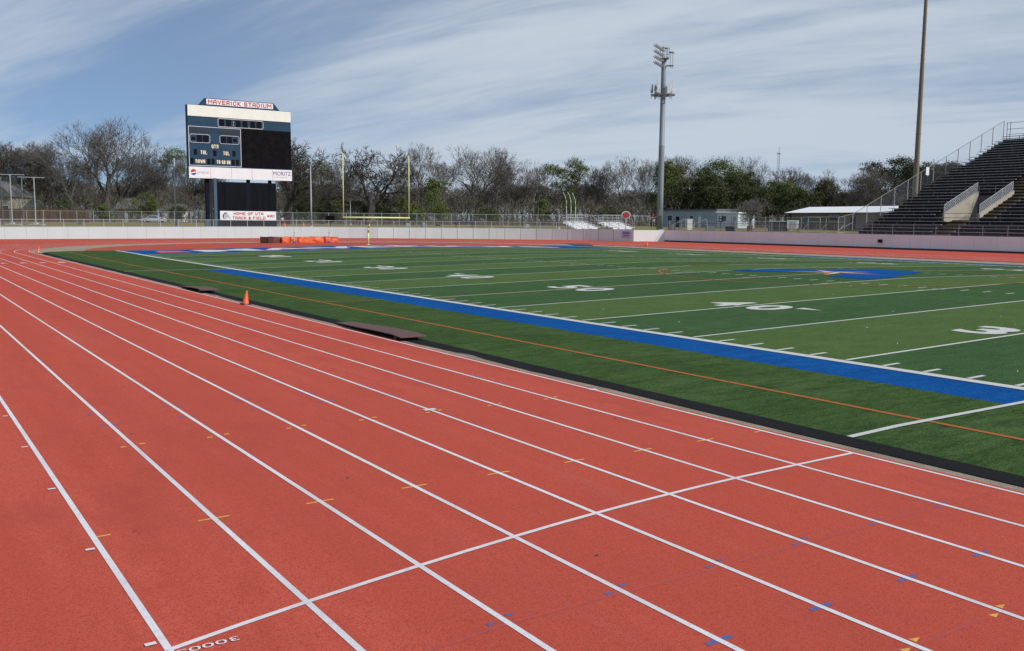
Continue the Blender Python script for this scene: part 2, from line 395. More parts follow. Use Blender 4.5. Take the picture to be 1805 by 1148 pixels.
# black rubber bank between turf and gravel, near side and corner
mb = MB(); pts = []
for y in [q for q in yrows if q <= 54.3]:
    x = turf_x0(y); k = max(0, (y - 49.6) / 5)
    wob = .03 * math.sin(y * 1.7) + .02 * math.sin(y * 4.1 + 1)
    pts.append(((x + .03, y, zturf(x, y) + .008), (x - .49 + wob + .1 * k, y + .25 * k, -0.318)))
for p in pts: mb.v += [p[0], p[1]]
for i in range(len(pts) - 1): mb.f.append((2 * i, 2 * i + 2, 2 * i + 3, 2 * i + 1)); mb.m.append(0)
struct(mb.build('turf_edging', M['black']), 'black rubber edging along the turf')
# red D area behind the end line, rising to the turf edge
mb = MB(); rows = 7; cols = 60
for i in range(cols + 1):
    x = -3.4 + (TX1 + .6 + 3.4) * i / cols
    dx = abs(x - CX); ymax = CY + math.sqrt(max(0, DR * DR - dx * dx)); ymax = max(ymax, TY1 + .05)
    for j in range(rows + 1):
        y = TY1 + (ymax - TY1) * j / rows; zt = zturf(x, TY1) - .012
        mb.v.append((x, y, zt + (-0.322 - zt) * (j / rows)))
for i in range(cols):
    for j in range(rows):
        a = i * (rows + 1) + j; mb.f.append((a, a + rows + 1, a + rows + 2, a + 1)); mb.m.append(0)
struct(mb.build('jumping_apron', M['apron']), 'red jumping apron behind the end zone')

# ------------------------------------------------------------------ markings on the turf
def drape(mb, p0, p1, w, mi=0, dz=.007, step=1.0):
    p0 = Vector(p0); p1 = Vector(p1); d = p1 - p0; L = d.length; d.normalize(); nrm = Vector((-d.y, d.x)) * (w / 2)
    n = max(1, int(L / step)); o = len(mb.v)
    for i in range(n + 1):
        c = p0 + d * (L * i / n)
        for q in (c - nrm, c + nrm): mb.v.append((q.x, q.y, zturf(q.x, q.y) + dz))
    for i in range(n): mb.f.append((o + 2 * i, o + 2 * i + 2, o + 2 * i + 3, o + 2 * i + 1)); mb.m.append(mi)
mb = MB()
for k in range(-12, 11):
    if k == 0: continue
    drape(mb, (0.15, YD5 * k), (FW_ - .15, YD5 * k), .105)
for sx in (-.11, FW_ + .11):
    drape(mb, (sx, -58), (sx, 54.864), .30, dz=.0105)
drape(mb, (0, 54.93), (FW_, 54.93), .14)
for y in (22.86, -22.86): drape(mb, (TX0 + .02, y), (-.26, y), .105, dz=.012)
for k in range(-60, 50):
    if k % 5 == 0: continue
    y = k * .9144
    for a, b in ((.10, .66), (FW_ - .66, FW_ - .10), (18.75, 19.36), (FW_ - 19.36, FW_ - 18.75)): drape(mb, (a, y), (b, y), .10)
for k in range(-12, 10):
    for x in (18.75, FW_ - 18.75): drape(mb, (x, YD5 * k - .28), (x, YD5 * k + .28), .08, dz=.010)
    for x in (FW_ * .36,): drape(mb, (x - .2, YD5 * k + .12), (x + .25, YD5 * k + .12), .06, dz=.013)
struct(mb.build('yard_lines', M['turf_white']), 'white yard lines, sidelines and hash marks')
mb = MB()
drape(mb, (-4.25, -60), (-4.25, 52.4), .11, 0)
drape(mb, (-4.2, 0), (-1.85, 0), .09, 1)
drape(mb, (0.15, 0), (FW_ - .15, 0), .10, 2)
pr = None
for i in range(65):
    a = 2 * math.pi * i / 64; p = (24.384 + 9.15 * math.cos(a), 9.15 * math.sin(a))
    if pr: drape(mb, pr, p, .12, 0, dz=.012)
    pr = p
for x in (4.2, 44.6): drape(mb, (x, 38.4), (x, 45.6), .10, 1, dz=.012)
drape(mb, (4.2, 38.4), (44.6, 38.4), .10, 1, dz=.012)
for x in (15.0, 33.7): drape(mb, (x, 43.2), (x, 45.6), .10, 1, dz=.012)
drape(mb, (-4.2, 52.4), (-1.0, 52.4), .10, 0)
struct(mb.build('orange_lines', [M['turf_orange'], M['turf_faintorange'], mat('turf_pink', (0.62, 0.42, 0.34), .85, spec=.15)]), 'orange soccer lines on the turf')

def turf_text(mb, txt, x, y, ux, uy, h, w, mi=0, bold=0.02, dz=.009):
    """x,y = baseline start; ux = reading direction, uy = letter up"""
    vs, fs = text_mesh(txt, h, w, bold)
    ux = Vector(ux); uy = Vector(uy); pts = []
    for a, b in vs:
        p = Vector((x, y)) + ux * a + uy * b; pts.append((p.x, p.y, zturf(p.x, p.y) + dz))
    mb.add(pts, fs, mi)
mb = MB()
# yard numbers: bottoms toward the near sideline
for k, n in zip(range(-4, 5), ('20', '30', '40', '50', '40', '30', '20', '10', '')):
    pass
nums = {-3: ('2', '0'), -2: ('3', '0'), -1: ('4', '0'), 0: ('5', '0'), 1: ('4', '0'), 2: ('3', '0'), 3: ('2', '0'), 4: ('1', '0')}
for k, (a, b) in nums.items():
    y = k * 9.144
    # read from the near sideline: left is +Y
    turf_text(mb, a, 6.5, y + .25 + 1.22, (0, -1), (1, 0), 1.83, 1.22, bold=.035)
    turf_text(mb, b, 6.5, y - .25, (0, -1), (1, 0), 1.83, 1.22, bold=.035)
    turf_text(mb, a, FW_ - 6.5, y - .25 - 1.22, (0, 1), (-1, 0), 1.83, 1.22, bold=.035)
    turf_text(mb, b, FW_ - 6.5, y + .25, (0, 1), (-1, 0), 1.83, 1.22, bold=.035)
    if k != 0:
        s = 1 if k > 0 else -1
        for x, ya in ((8.0, y + s * (1.62 if s < 0 else 1.62)), (FW_ - 8.0, y + s * 1.62)):
            tri = [(x - .23, ya), (x + .23, ya), (x, ya + s * .91)]
            mb.add([(p[0], p[1], zturf(*p) + .009) for p in tri], [(0, 1, 2)])
struct(mb.build('yard_numbers', M['turf_white']), 'large white yard numbers and arrows')
# end zone lettering
mb = MB()
turf_text(mb, 'MAVERICKS', FW_ - 5.5, 48.0, (-1, 0), (0, -1), -5.2, 37.5, 1, .05, dz=.010)
struct_ez = []
mb = MB()
L_, f_ = text_mesh('MAVERICKS', 5.4, 38.0, .06)
mb.add([(x + 5.4, 47.6 + y, zturf(x + 5.4, 47.6 + y) + .010) for x, y in L_], f_, 0)
L_, f_ = text_mesh('MAVERICKS', 5.0, 37.6, .025)
mb.add([(x + 5.6, 47.8 + y, zturf(x + 5.6, 47.8 + y) + .018) for x, y in L_], f_, 1)
mb.add([(x, y, zturf(x, y) + .012) for x, y in [(2.0, 48.2), (4.6, 48.6), (4.4, 52.0), (3.0, 53.2), (2.2, 51)]], [(0, 1, 2, 3, 4)], 2)
struct(mb.build('end_zone_lettering', [mat('turf_orange2', (.5, .10, .03), .85), M['turf_white'], mat('turf_redorange', (.55, .09, .06), .85)]), 'white end zone lettering on blue')
# midfield emblem
def flat(mb, poly, mi, dz):
    tr = tessellate_polygon([[Vector((x, y, 0)) for x, y in poly]])
    bm = bmesh.new(); vv = [bm.verts.new((x, y, 0)) for x, y in poly]
    for t in tr: bm.faces.new([vv[i] for i in t])
    for k in range(20, 33):
        for xx in (k, 24.384) if k == 24 else (k,):
            bmesh.ops.bisect_plane(bm, geom=bm.verts[:] + bm.edges[:] + bm.faces[:], plane_co=(xx, 0, 0), plane_no=(1, 0, 0))
    bm.verts.index_update()
    mb.add([(v.co.x, v.co.y, zturf(v.co.x, v.co.y) + dz) for v in bm.verts], [tuple(v.index for v in f.verts) for f in bm.faces], mi); bm.free()
mb = MB()
flat(mb, [(21.6, 5.0), (24.6, 4.0), (26.4, 2.8), (28.6, 2.6), (31.0, 2.2), (31.2, -.6), (28.6, -1.9), (25.9, -2.9), (23.6, -3.9), (21.3, -4.1), (21.2, -2.6), (21.6, -1.55), (23.1, -1.35), (24.0, -.7), (24.0, .6), (22.6, 2.0), (21.6, 3.2)], 0, .014)
def star(cx, cy, r, rot, k=.30, n=5):
    return [(cx + (r if i % 2 == 0 else r * k) * math.cos(rot + math.pi * i / n), cy + (r if i % 2 == 0 else r * k) * math.sin(rot + math.pi * i / n)) for i in range(2 * n)]
S = star(24.45, .1, 2.75, math.radians(205), .26); S2 = star(24.45, .1, 2.35, math.radians(205), .26)
flat(mb, S, 1, .020)
for i in range(5):
    c = (24.45, .1); a = S2[2 * i]; b = S2[(2 * i + 1) % 10]
    flat(mb, [c, a, b], 2, .026)
struct(mb.build('midfield_emblem', [M['turf_blue'], M['turf_orange'], M['turf_white']]), 'blue midfield emblem with orange and white star')
# litter: tiny white scraps on the turf
mb = MB()
for x, y in [(5.3, -15.2), (3.2, -17.5), (1.6, -21.2), (9.2, -17.2), (10.9, -15.9), (2.1, -11.2), (2.6, -7.2), (12.2, -17.5), (9.5, -13.2), (13.2, -8.2), (17.2, -6.1), (6.2, -3.2)]:
    z = zturf(x, y) + .015; r = .03
    mb.add([(x - r, y, z), (x, y - r * .7, z + .01), (x + r, y + .01, z), (x, y + r * .6, z + .015)], [(0, 1, 2, 3)])
tag(mb.build('paper_scraps', M['white']), 'tiny white paper scraps scattered on the turf', 'litter', kind='stuff')

# ------------------------------------------------------------------ lane lines and track marks
LW = 1.07
def lane_x(k): return -6.987 - LW * k
mb = MB()
def lane_loop(k):
    r = RI + LW * k; pts = []
    pts.append((CX - r, -90)); y = -60.
    while y < CY: pts.append((CX - r, y)); y += 4
    for i in range(97):
        a = math.pi - math.pi * i / 96; pts.append((CX + r * math.cos(a), CY + r * math.sin(a)))
    y = CY - 4
    while y > -70: pts.append((CX + r, y)); y -= 4
    return pts
def ribbon(mb, pts, w, z, mi=0):
    o = len(mb.v); n = len(pts)
    for i, p in enumerate(pts):
        a = Vector(pts[max(0, i - 1)]); b = Vector(pts[min(n - 1, i + 1)]); d = (b - a).normalized(); q = Vector((-d.y, d.x)) * w / 2
        p = Vector(p); mb.v += [(p.x - q.x, p.y - q.y, z), (p.x + q.x, p.y + q.y, z)]
    for i in range(n - 1): mb.f.append((o + 2 * i, o + 2 * i + 2, o + 2 * i + 3, o + 2 * i + 1)); mb.m.append(mi)
for k in range(9): ribbon(mb, lane_loop(k), .052, ZT + .004)
# curved start line
cl = [(-15.56, -24.405), (-14.99, -24.27), (-14.47, -24.16), (-13.93, -24.06), (-13.4, -23.97), (-12.86, -23.885), (-12.33, -23.81), (-11.8, -23.74), (-11.27, -23.685), (-10.74, -23.64), (-10.2, -23.605), (-9.66, -23.575), (-9.12, -23.56), (-8.06, -23.555), (-7.0, -23.56)]
ribbon(mb, cl, .052, ZT + .006)
def rect(mb, x, y, w, l, mi, z=ZT + .0085):
    mb.add([(x - w / 2, y - l / 2, z), (x + w / 2, y - l / 2, z), (x + w / 2, y + l / 2, z), (x - w / 2, y + l / 2, z)], [(0, 1, 2, 3)], mi)
for i in range(22): rect(mb, -15.63, -24.25 + 2.17 * i, .075, .045, 0)
for k in (0, 3): rect(mb, lane_x(k) - .0, -18.40, .20 if k else .13, .11, 0)
for k in range(0, 9):
    x = lane_x(k); w = .30
    cx, ww = (x, w) if 0 < k < 8 else ((x + .075, .15) if k == 8 else (x - .1, .12))
    rect(mb, cx, -22.1 + .043 * k, ww, .032, 1, ZT + .0025)
    rect(mb, cx, -13.45 + .03 * k, ww, .022, 2, ZT + .0025)
    if 0 < k < 8:
        for s in (-1, 1):
            rect(mb, x + s * .12, -18.66 + .045 * k + s * .03, .07, .05, 1, ZT + .0025)
            rect(mb, x + s * .10, -16.3 + .04 * k, .10, .05, 3, ZT + .0025)
            if k <= 6:
                o = (x + s * .10, -25.42 + .035 * k + s * .03)
                mb.add([(o[0] - .045, o[1] - .028, ZT + .0025), (o[0] + .045, o[1], ZT + .0025), (o[0] - .045, o[1] + .028, ZT + .0025)], [(0, 1, 2)], 3)
            if 2 < k < 6:
                o = (x + s * .10, -27.22 + .03 * k + s * .03)
                mb.add([(o[0] - .045, o[1] - .03, ZT + .0025), (o[0] + .045, o[1], ZT + .0025), (o[0] - .045, o[1] + .03, ZT + .0025)], [(0, 1, 2)], 1)
    if k and k <= 7:
        rect(mb, x, -16.95, .32, .035, 3, ZT + .0025)
        if k < 6: rect(mb, x, -26.45 + .025 * k, .24, .05, 3, ZT + .0025)
        for yy in (-4.45, -4.05): rect(mb, x + (.08 if yy > -4.2 else -.08), yy, .2, .03, 4, ZT + .0025)
        rect(mb, x, -8.6 + .05 * k, .16, .04, 2, ZT + .0025)
        rect(mb, x, 4.2 + .05 * k, .3, .04, 4, ZT + .0025)
        rect(mb, x, 12.0 + .05 * k, .3, .04, 3, ZT + .0025)
ribbon(mb, [(-15.5, -25.6), (-14.5, -25.4), (-13.4, -25.3), (-11.3, -25.36), (-9.1, -25.4), (-7.0, -25.45)], .035, ZT + .0018, 5)
ribbon(mb, [(-12.4, -26.9), (-11.3, -27.12), (-9.1, -27.2), (-7.0, -27.25)], .03, ZT + .0018, 5)
# far lane numbers, seen as white bars, and cross bars on the bend
for k in range(8):
    x = lane_x(k) - LW / 2
    v, f = text_mesh(str(k + 1), .9, .42, .03)
    mb.add([(x + .21 - a, 33.2 + b + .3, ZT + .0085) for a, b in v], [tuple(reversed(q)) for q in f], 0)
ribbon(mb, [(-15.5, 41.2), (-7.0, 41.7)], .09, ZT + .0085, 2)
for i in range(10):
    a = math.radians(172 - i * 3.1); 
    for k in range(0, 8, 2):
        r = RI + LW * (k + .5) ; x, y = CX + r * math.cos(a), CY + r * math.sin(a)
        rect(mb, x, y, .75, .10, 4 if i % 2 else 0)
for i in range(26):
    y = 52 - i * 3.3; k = (i * 3) % 8
    rect(mb, 24.384 + RI + LW * (k + .5), y, .12, .9, 1 if i % 3 else 0)
struct(mb.build('lane_lines', [M['line'], M['yellow'], M['fadeyellow'], M['blue_p'], M['pink'], M['faintblue']]), 'white lane lines and coloured start marks')
mb = MB()
v, f = text_mesh('3000S', .066, .42, .0)
mb.add([(-15.10 - a, -24.45 - b + .115 * (-.0) , ZT + .0085) for a, b in v], f, 0)
struct(mb.build('start_lettering', M['line']), 'small white stencilled start lettering 3000S')
# fallen leaves
mb = MB()
for x, y in [(-13.9, -16.8), (-14.35, -17.7), (-14.3, -18.2), (-12.8, -21.2), (-10.6, -22.6), (-8.2, -20.4), (-9.3, -14.1), (-15.2, -21.8), (-12.0, -24.6)]:
    a = R_.random() * 6; r = .014
    mb.add([(x + r * 1.5 * math.cos(a), y + r * 1.5 * math.sin(a), ZT + .012), (x - r * math.sin(a), y + r * math.cos(a), ZT + .02), (x - r * 1.5 * math.cos(a), y - r * 1.5 * math.sin(a), ZT + .012), (x + r * math.sin(a), y - r * math.cos(a), ZT + .008)], [(0, 1, 2, 3)])
tag(mb.build('fallen_leaves', mat('dead_leaf', (.12, .06, .03), .9)), 'small dead brown leaves lying on the red track', 'leaves', kind='stuff')

# ------------------------------------------------------------------ stadium wall
def wall(name, pts, m, label, base=-.6, th=.22, toe=None):
    mb = MB(); s = 0.0; uvs = []
    def topz(x): return walltop(x)
    n = len(pts); nr = []
    for i, p in enumerate(pts):
        a = Vector(pts[max(0, i - 1)]); b = Vector(pts[min(n - 1, i + 1)]); d = (b - a).normalized(); nr.append(Vector((-d.y, d.x)))
    # pts run left to right so +normal points outward (away from the field)
    ss = [0]
    for a, b in zip(pts[:-1], pts[1:]): ss.append(ss[-1] + (Vector(b) - Vector(a)).length)
    verts = []
    for i, p in enumerate(pts):
        q = Vector(p) + nr[i] * th; z = topz(p[0])
        verts += [(p[0], p[1], base), (p[0], p[1], z), (q.x, q.y, z), (q.x, q.y, base)]
    fs = []; fu = []
    for i in range(n - 1):
        o = 4 * i
        for a, b in ((0, 1), (1, 2), (2, 3)):
            fs.append((o + a, o + 4 + a, o + 4 + b, o + b)); fu.append((ss[i], ss[i + 1], ss[i + 1], ss[i]))
    fs += [(0, 1, 2, 3), (4 * n - 4, 4 * n - 1, 4 * n - 2, 4 * n - 3)]; fu += [(0.6,) * 4, (.6,) * 4]
    me = bpy.data.meshes.new(name); me.from_pydata(verts, [], fs)
    uvl = me.uv_layers.new(name='run'); li = 0
    for f, u in zip(me.polygons, fu):
        for c, l in enumerate(f.loop_indices): uvl.data[l].uv = (u[c % 4], 0.5)
    me.materials.append(m)
    o = bpy.data.objects.new(name, me); COL.objects.link(o)
    return tag(o, label, 'wall')
i46 = min(range(len(WALL)), key=lambda i: abs(WALL[i][0] - 46))
w1 = wall('stadium_wall', WALL[:i46 + 1], M['wall'], 'long low white painted concrete wall behind the scoreboard end of the track')
w2 = wall('stadium_wall', WALL[i46:], M['wall_curve'], 'curving white panel wall, grey in shade, rounding the far right bend of the track')
w3 = wall('stadium_wall', FACET, M['wall_white'], 'short bright white wall section between the curved panels and the shaded side wall')
w4 = wall('stadium_wall', SIDE_WALL, M['wall_shaded'], 'long white painted wall, mauve in shade, in front of the big grandstand')
mb = MB(); mb.add([(77.56, 68.7, ZT), (77.56, 68.7, -.10), (77.42, 68.7, -.12), (77.40, 68.7, ZT), (77.44, -70, ZT), (77.44, -70, -.10), (77.30, -70, -.12), (77.28, -70, ZT)], [(0, 1, 5, 4), (1, 2, 6, 5), (2, 3, 7, 6), (0, 3, 2, 1)])
o = mb.build('wall_footing', mat('dark_footing', (.07, .055, .065), .9)); o.parent = w4
mb = MB(); mb.b2((77.30, 33.3, .42), (77.60, 33.7, .78)); o = mb.build('wall_vent', M['darkpit']); o.parent = w4
# small blue notice on the curving wall end
pz = Vector((73.0, 72.0)); dz_ = (Vector(WALL[-1]) - Vector(WALL[-2])).normalized(); nz_ = Vector((dz_.y, -dz_.x))
t = thing('wall_notice', 'small purple and white notice at the end of the curving panel wall', 'sign', (pz.x + nz_.x * .06, pz.y + nz_.y * .06, .2))
mb = MB(); ax = Vector((dz_.x, dz_.y, 0)); mb.prism([(-.75, 0), (.75, 0), (.75, 1.0), (-.75, 1.0)], (0, 0, 0), ax, (0, 0, 1), Vector((nz_.x, nz_.y, 0)) * .03)
mb.build('board', mat('notice_lilac', (.45, .46, .60), .6), t)
mb = MB(); mb.prism([(-.55, .55), (.55, .55), (.55, .85), (-.55, .85)], Vector((nz_.x, nz_.y, 0)) * .035, ax, (0, 0, 1), Vector((nz_.x, nz_.y, 0)) * .01)
mb.prism([(-.45, .25), (.45, .25), (.45, .40), (-.45, .40)], Vector((nz_.x, nz_.y, 0)) * .035, ax, (0, 0, 1), Vector((nz_.x, nz_.y, 0)) * .01)
mb.build('lettering', mat('notice_ink', (.20, .18, .42), .6), t)

# ------------------------------------------------------------------ fences
def fence(name, label, pts, zfun, h, spacing, r=.03, meshmat=None, group=None, lower=True, mid=False, postmat=None, toprail=True):
    """pts plan polyline; children fence_post (individual), top_rail, mesh"""
    t = thing(name, label, 'fence', (pts[0][0], pts[0][1], zfun(pts[0][0])))
    org = Vector(t.location); P = [Vector(p) for p in pts]
    seg = []; tot = 0
    for a, b in zip(P[:-1], P[1:]): seg.append((tot, a, b)); tot += (b - a).length
    def at(s):
        for k, (s0, a, b) in enumerate(seg):
            L = (b - a).length
            if s <= s0 + L + 1e-6 or k == len(seg) - 1: return a + (b - a) * ((s - s0) / L)
    n = max(1, round(tot / spacing)); proto = None
    pm = postmat or M['galv']
    for i in range(n + 1):
        p = at(tot * i / n); z = zfun(p.x)
        if proto is None:
            m_ = MB(); m_.tube((0, 0, -.1), (0, 0, h + .03), r * 1.25, r * 1.25, 7); m_.lathe([(r * 1.4, h + .03), (r * .9, h + .07), (.004, h + .085)], n=7)
            proto = m_.build('fence_post', pm, t); o = proto
        else:
            o = proto.copy(); COL.objects.link(o); o.parent = t
        o.location = (p.x - org.x, p.y - org.y, z - org.z)
    m_ = MB(); m2 = MB(); m3 = MB(); m4 = MB(); K = [tot * i / n for i in range(n + 1)]
    rail = [Vector((*at(s), 0)) for s in K]
    for q in rail: q.z = zfun(q.x) - org.z; q.x -= org.x; q.y -= org.y
    for a, b in zip(rail[:-1], rail[1:]):
        m_.tube(a + Vector((0, 0, h)), b + Vector((0, 0, h)), r, r, 6)
        if lower: m3.tube(a + Vector((0, 0, .06)), b + Vector((0, 0, .06)), r * .7, r * .7, 6)
        if mid: m4.tube(a + Vector((0, 0, h * .5)), b + Vector((0, 0, h * .5)), r * .7, r * .7, 6)
        m2.add([a + Vector((0, 0, .05)), b + Vector((0, 0, .05)), b + Vector((0, 0, h)), a + Vector((0, 0, h))], [(0, 1, 2, 3)])
    m_.build('top_rail', pm, t)
    if lower: m3.build('bottom_rail', pm, t)
    if mid: m4.build('middle_rail', pm, t)
    if meshmat: m2.build('chain_link', meshmat, t)
    return t
off = lambda pts, d: [(Vector(p) + (Vector(p) - Vector((10, 20))).normalized() * d)[:] for p in pts]
fence('wall_railing', 'low galvanised chain link railing on top of the white wall', off(WALL[:i46 + 1] , .12), walltop, .98, 2.45, .032, M['mesh'])
fence('wall_railing', 'low galvanised chain link railing along the curving panel wall', off(WALL[i46:] , .12), walltop, .98, 2.45, .032, M['mesh'])
fence('wall_railing', 'low chain link railing on the shaded white wall in front of the grandstand', [(77.9, 68.7), (77.75, 14)], walltop, 1.05, 2.6, .03, M['mesh'], postmat=M['galv_dark'])
zg = lambda x: GZ + .25
fence('boundary_fence', 'taller chain link fence at the back edge of the grass, left of the scoreboard', [bearing(-40, 172)[:2], bearing(160, 171)[:2], bearing(366, 168)[:2]], zg, 2.15, 3.1, .035, M['mesh'])
fence('boundary_fence', 'taller chain link fence at the back edge of the grass, right of the scoreboard', [bearing(485, 166)[:2], bearing(720, 168)[:2], bearing(1000, 172)[:2], bearing(1145, 176)[:2]], zg, 2.15, 3.1, .035, M['mesh'])
fence('yard_fence', 'pipe fence in the yard between the blue building and the white roofed building', [bearing(1290, 165)[:2], bearing(1445, 150)[:2]], zg, 2.0, 3.4, .035, M['mesh'])
fence('yard_fence', 'low pipe fence in front of the blue building', [bearing(1180, 152)[:2], bearing(1300, 138)[:2], bearing(1395, 132)[:2]], zg, 1.25, 3.0, .035, M['mesh'], mid=True)

# ------------------------------------------------------------------ scoreboard
BY = 105.0
sb = thing('scoreboard', 'large blue football scoreboard with black video screen and white sponsor panels on columns', 'scoreboard', (27.4, BY, GZ))
def sbp(name, mb, m, parent=None, smooth=False):
    if parent is None or parent is sb:
        o = mb.build(name, m, sb, smooth); o.location = (0, 0, 0)
        for v in o.data.vertices: v.co -= Vector((27.4, BY, GZ))
    else:
        o = mb.build(name, m, parent, smooth)
        for v in o.data.vertices: v.co -= Vector((27.4, BY, GZ))
    return o
def panel(x0, x1, z0, z1, d0=0.0, d1=None, mb=None):
    """box in front of the board face: from depth d0 (towards the field) outwards"""
    mb = mb or MB(); d1 = d0 - .03 if d1 is None else d1
    mb.b2((x0, BY + d0, z0), (x1, BY + d1, z1)); return mb
sbp('cabinet', panel(19.88, 35.0, 8.25, 18.45, 0, 1.0), M['navy'])
sbp('header_panel', panel(19.90, 35.0, 16.88, 18.40, -.003, -.06), M['cream'])
mb = MB(); mb.prism([(21.55, 18.45), (33.35, 18.45), (32.4, 19.5), (22.45, 19.5)], (0, BY, 0), (1, 0, 0), (0, 0, 1), (0, .8, 0))
crest = sbp('crest', mb, M['navy'])
def frame(x0, x1, z0, z1, w, d, mb=None, dep=.05):
    mb = mb or MB()
    for a in ((x0, x1, z0, z0 + w), (x0, x1, z1 - w, z1), (x0, x0 + w, z0 + w, z1 - w), (x1 - w, x1, z0 + w, z1 - w)): mb.b2((a[0], BY + d, a[2]), (a[1], BY + d - dep, a[3]))
    return mb
def rframe(x0, x1, z0, z1, w, d, rad=.25):
    mb = MB(); pts = []
    for cx, cz, a0 in ((x1 - rad, z1 - rad, 0), (x0 + rad, z1 - rad, 90), (x0 + rad, z0 + rad, 180), (x1 - rad, z0 + rad, 270)):
        for k in range(5):
            a = math.radians(a0 + k * 22.5); pts.append((cx + rad * math.cos(a), cz + rad * math.sin(a)))
    n = len(pts); c = ((x0 + x1) / 2, (z0 + z1) / 2)
    for i in range(n):
        a = Vector((pts[i][0], BY + d, pts[i][1])); b = Vector((pts[(i + 1) % n][0], BY + d, pts[(i + 1) % n][1])); mb.tube(a, b, w / 2, w / 2, 6)
    return mb
BLOCK = {'M': [[(0, 0), (0, 1), (.5, .45), (1, 1), (1, 0)]], 'A': [[(0, 0), (0, .7), (.3, 1), (.7, 1), (1, .7), (1, 0)], [(0, .4), (1, .4)]], 'V': [[(0, 1), (.5, 0), (1, 1)]],
 'E': [[(1, 1), (0, 1), (0, 0), (1, 0)], [(0, .5), (.8, .5)]], 'R': [[(0, 0), (0, 1), (.75, 1), (1, .8), (1, .62), (.75, .45), (0, .45)], [(.6, .45), (1, 0)]], 'I': [[(.5, 0), (.5, 1)]],
 'C': [[(1, .75), (.75, 1), (.25, 1), (0, .75), (0, .25), (.25, 0), (.75, 0), (1, .25)]], 'K': [[(0, 0), (0, 1)], [(1, 1), (.1, .5), (1, 0)]],
 'S': [[(1, .8), (.75, 1), (.25, 1), (0, .8), (0, .62), (1, .38), (1, .2), (.75, 0), (.25, 0), (0, .2)]], 'T': [[(0, 1), (1, 1)], [(.5, 1), (.5, 0)]],
 'D': [[(0, 0), (0, 1), (.7, 1), (1, .7), (1, .3), (.7, 0), (0, 0)]], 'U': [[(0, 1), (0, .25), (.25, 0), (.75, 0), (1, .25), (1, 1)]], 'H': [[(0, 0), (0, 1)], [(1, 0), (1, 1)], [(0, .5), (1, .5)]],
 'O': [[(.25, 0), (0, .25), (0, .75), (.25, 1), (.75, 1), (1, .75), (1, .25), (.75, 0), (.25, 0)]], 'F': [[(0, 0), (0, 1), (1, 1)], [(0, .52), (.8, .52)]], 'L': [[(0, 1), (0, 0), (1, 0)]],
 '&': [[(1, .5), (.6, 0), (.2, 0), (0, .2), (0, .38), (.7, .72), (.7, .9), (.5, 1), (.25, .9), (.25, .7), (1, 0)]], 'G': [[(1, .8), (.75, 1), (.25, 1), (0, .75), (0, .25), (.25, 0), (1, 0), (1, .45), (.55, .45)]],
 'Q': [[(.25, 0), (0, .25), (0, .75), (.25, 1), (.75, 1), (1, .75), (1, .25), (.75, 0), (.25, 0)], [(.6, .3), (1, -.05)]], 'W': [[(0, 1), (.22, 0), (.5, .7), (.78, 0), (1, 1)]], 'N': [[(0, 0), (0, 1), (1, 0), (1, 1)]],
 'Z': [[(0, 1), (1, 1), (0, 0), (1, 0)]]}
def block_text(txt, x, z, h, w, m, parent, d=-.07, t=.19):
    t *= h; n = len(txt); adv = sum({' ': .55, 'I': .55, 'M': 1.2, 'W': 1.2}.get(c, 1) for c in txt); u = w / (adv); mb = MB(); cx = x
    k = 0
    for c in txt:
        a = {' ': .55, 'I': .55, 'M': 1.2, 'W': 1.2}.get(c, 1) * u; lw = a - t - u * .20; ox = cx + u * .10 + t / 2
        for st in BLOCK.get(c, []):
            P = [(ox + p * max(lw, .001), z + t / 2 + q * (h - t)) for p, q in st]
            for (x0, z0), (x1, z1) in zip(P[:-1], P[1:]):
                L_ = math.hypot(x1 - x0, z1 - z0)
                if L_ < 1e-4: continue
                ux, uz = (x1 - x0) / L_, (z1 - z0) / L_; e = t * .42; nx, nz = -uz * t / 2, ux * t / 2; dd = d - .0025 * (k % 5) ; k += 1
                q = [(x0 - ux * e + nx, z0 - uz * e + nz), (x1 + ux * e + nx, z1 + uz * e + nz), (x1 + ux * e - nx, z1 + uz * e - nz), (x0 - ux * e - nx, z0 - uz * e - nz)]
                mb.add([(a_, BY + dd, b_) for a_, b_ in q], [(0, 1, 2, 3)])
        cx += a
    o = sbp('lettering', mb, m, parent); o['label'] = 'lettering reading ' + txt
    return o
def wtext(txt, x, z, h, w, m, parent, d=-.07, bold=.0, name='lettering'):
    if txt.replace(' ', '') in ('MAVERICKSTADIUM', 'QTR', 'TOL', 'DOWN', 'TOGOON', 'HOMEOFUTA', 'TRACK&FIELD', 'WAC'): return block_text(txt, x, z, h, w, m, parent, d)
    vs, fs = text_mesh(txt, h, w, bold); mb = MB()
    mb.add([(x + a, BY + d, z + b) for a, b in vs] , fs)
    o = sbp(name, mb, m, parent); o['label'] = 'lettering reading ' + txt
    return o
ns = sbp('name_sign', panel(22.55, 32.3, 18.62, 19.40, -.005, -.08), M['white'])
wtext('MAVERICK STADIUM', 22.72, 18.71, .60, 9.4, M['red'], ns, -.10, .008)
sbp('screen', panel(27.50, 34.98, 9.98, 15.48, -.003, -.08), M['screen'])
mb = frame(19.92, 27.40, 9.95, 15.46, .06, -.003); sbp('panel_frame', mb, M['white'])
ck = sbp('clock_frame', rframe(24.12, 30.75, 15.60, 16.74, .07, -.05), M['white'])
for x in (24.34, 25.32, 26.72, 27.72, 28.86, 29.80): sbp('digit_window', panel(x, x + .70, 15.72, 16.62, -.003, -.05), M['digit'], ck)
mb = MB(); mb.b2((26.32, BY, 16.3), (26.42, BY - .05, 16.4)); mb.b2((26.32, BY, 15.9), (26.42, BY - .05, 16.0)); mb.b2((28.60, BY, 15.70), (28.68, BY - .05, 15.8)); sbp('clock_dots', mb, M['letter'], ck)
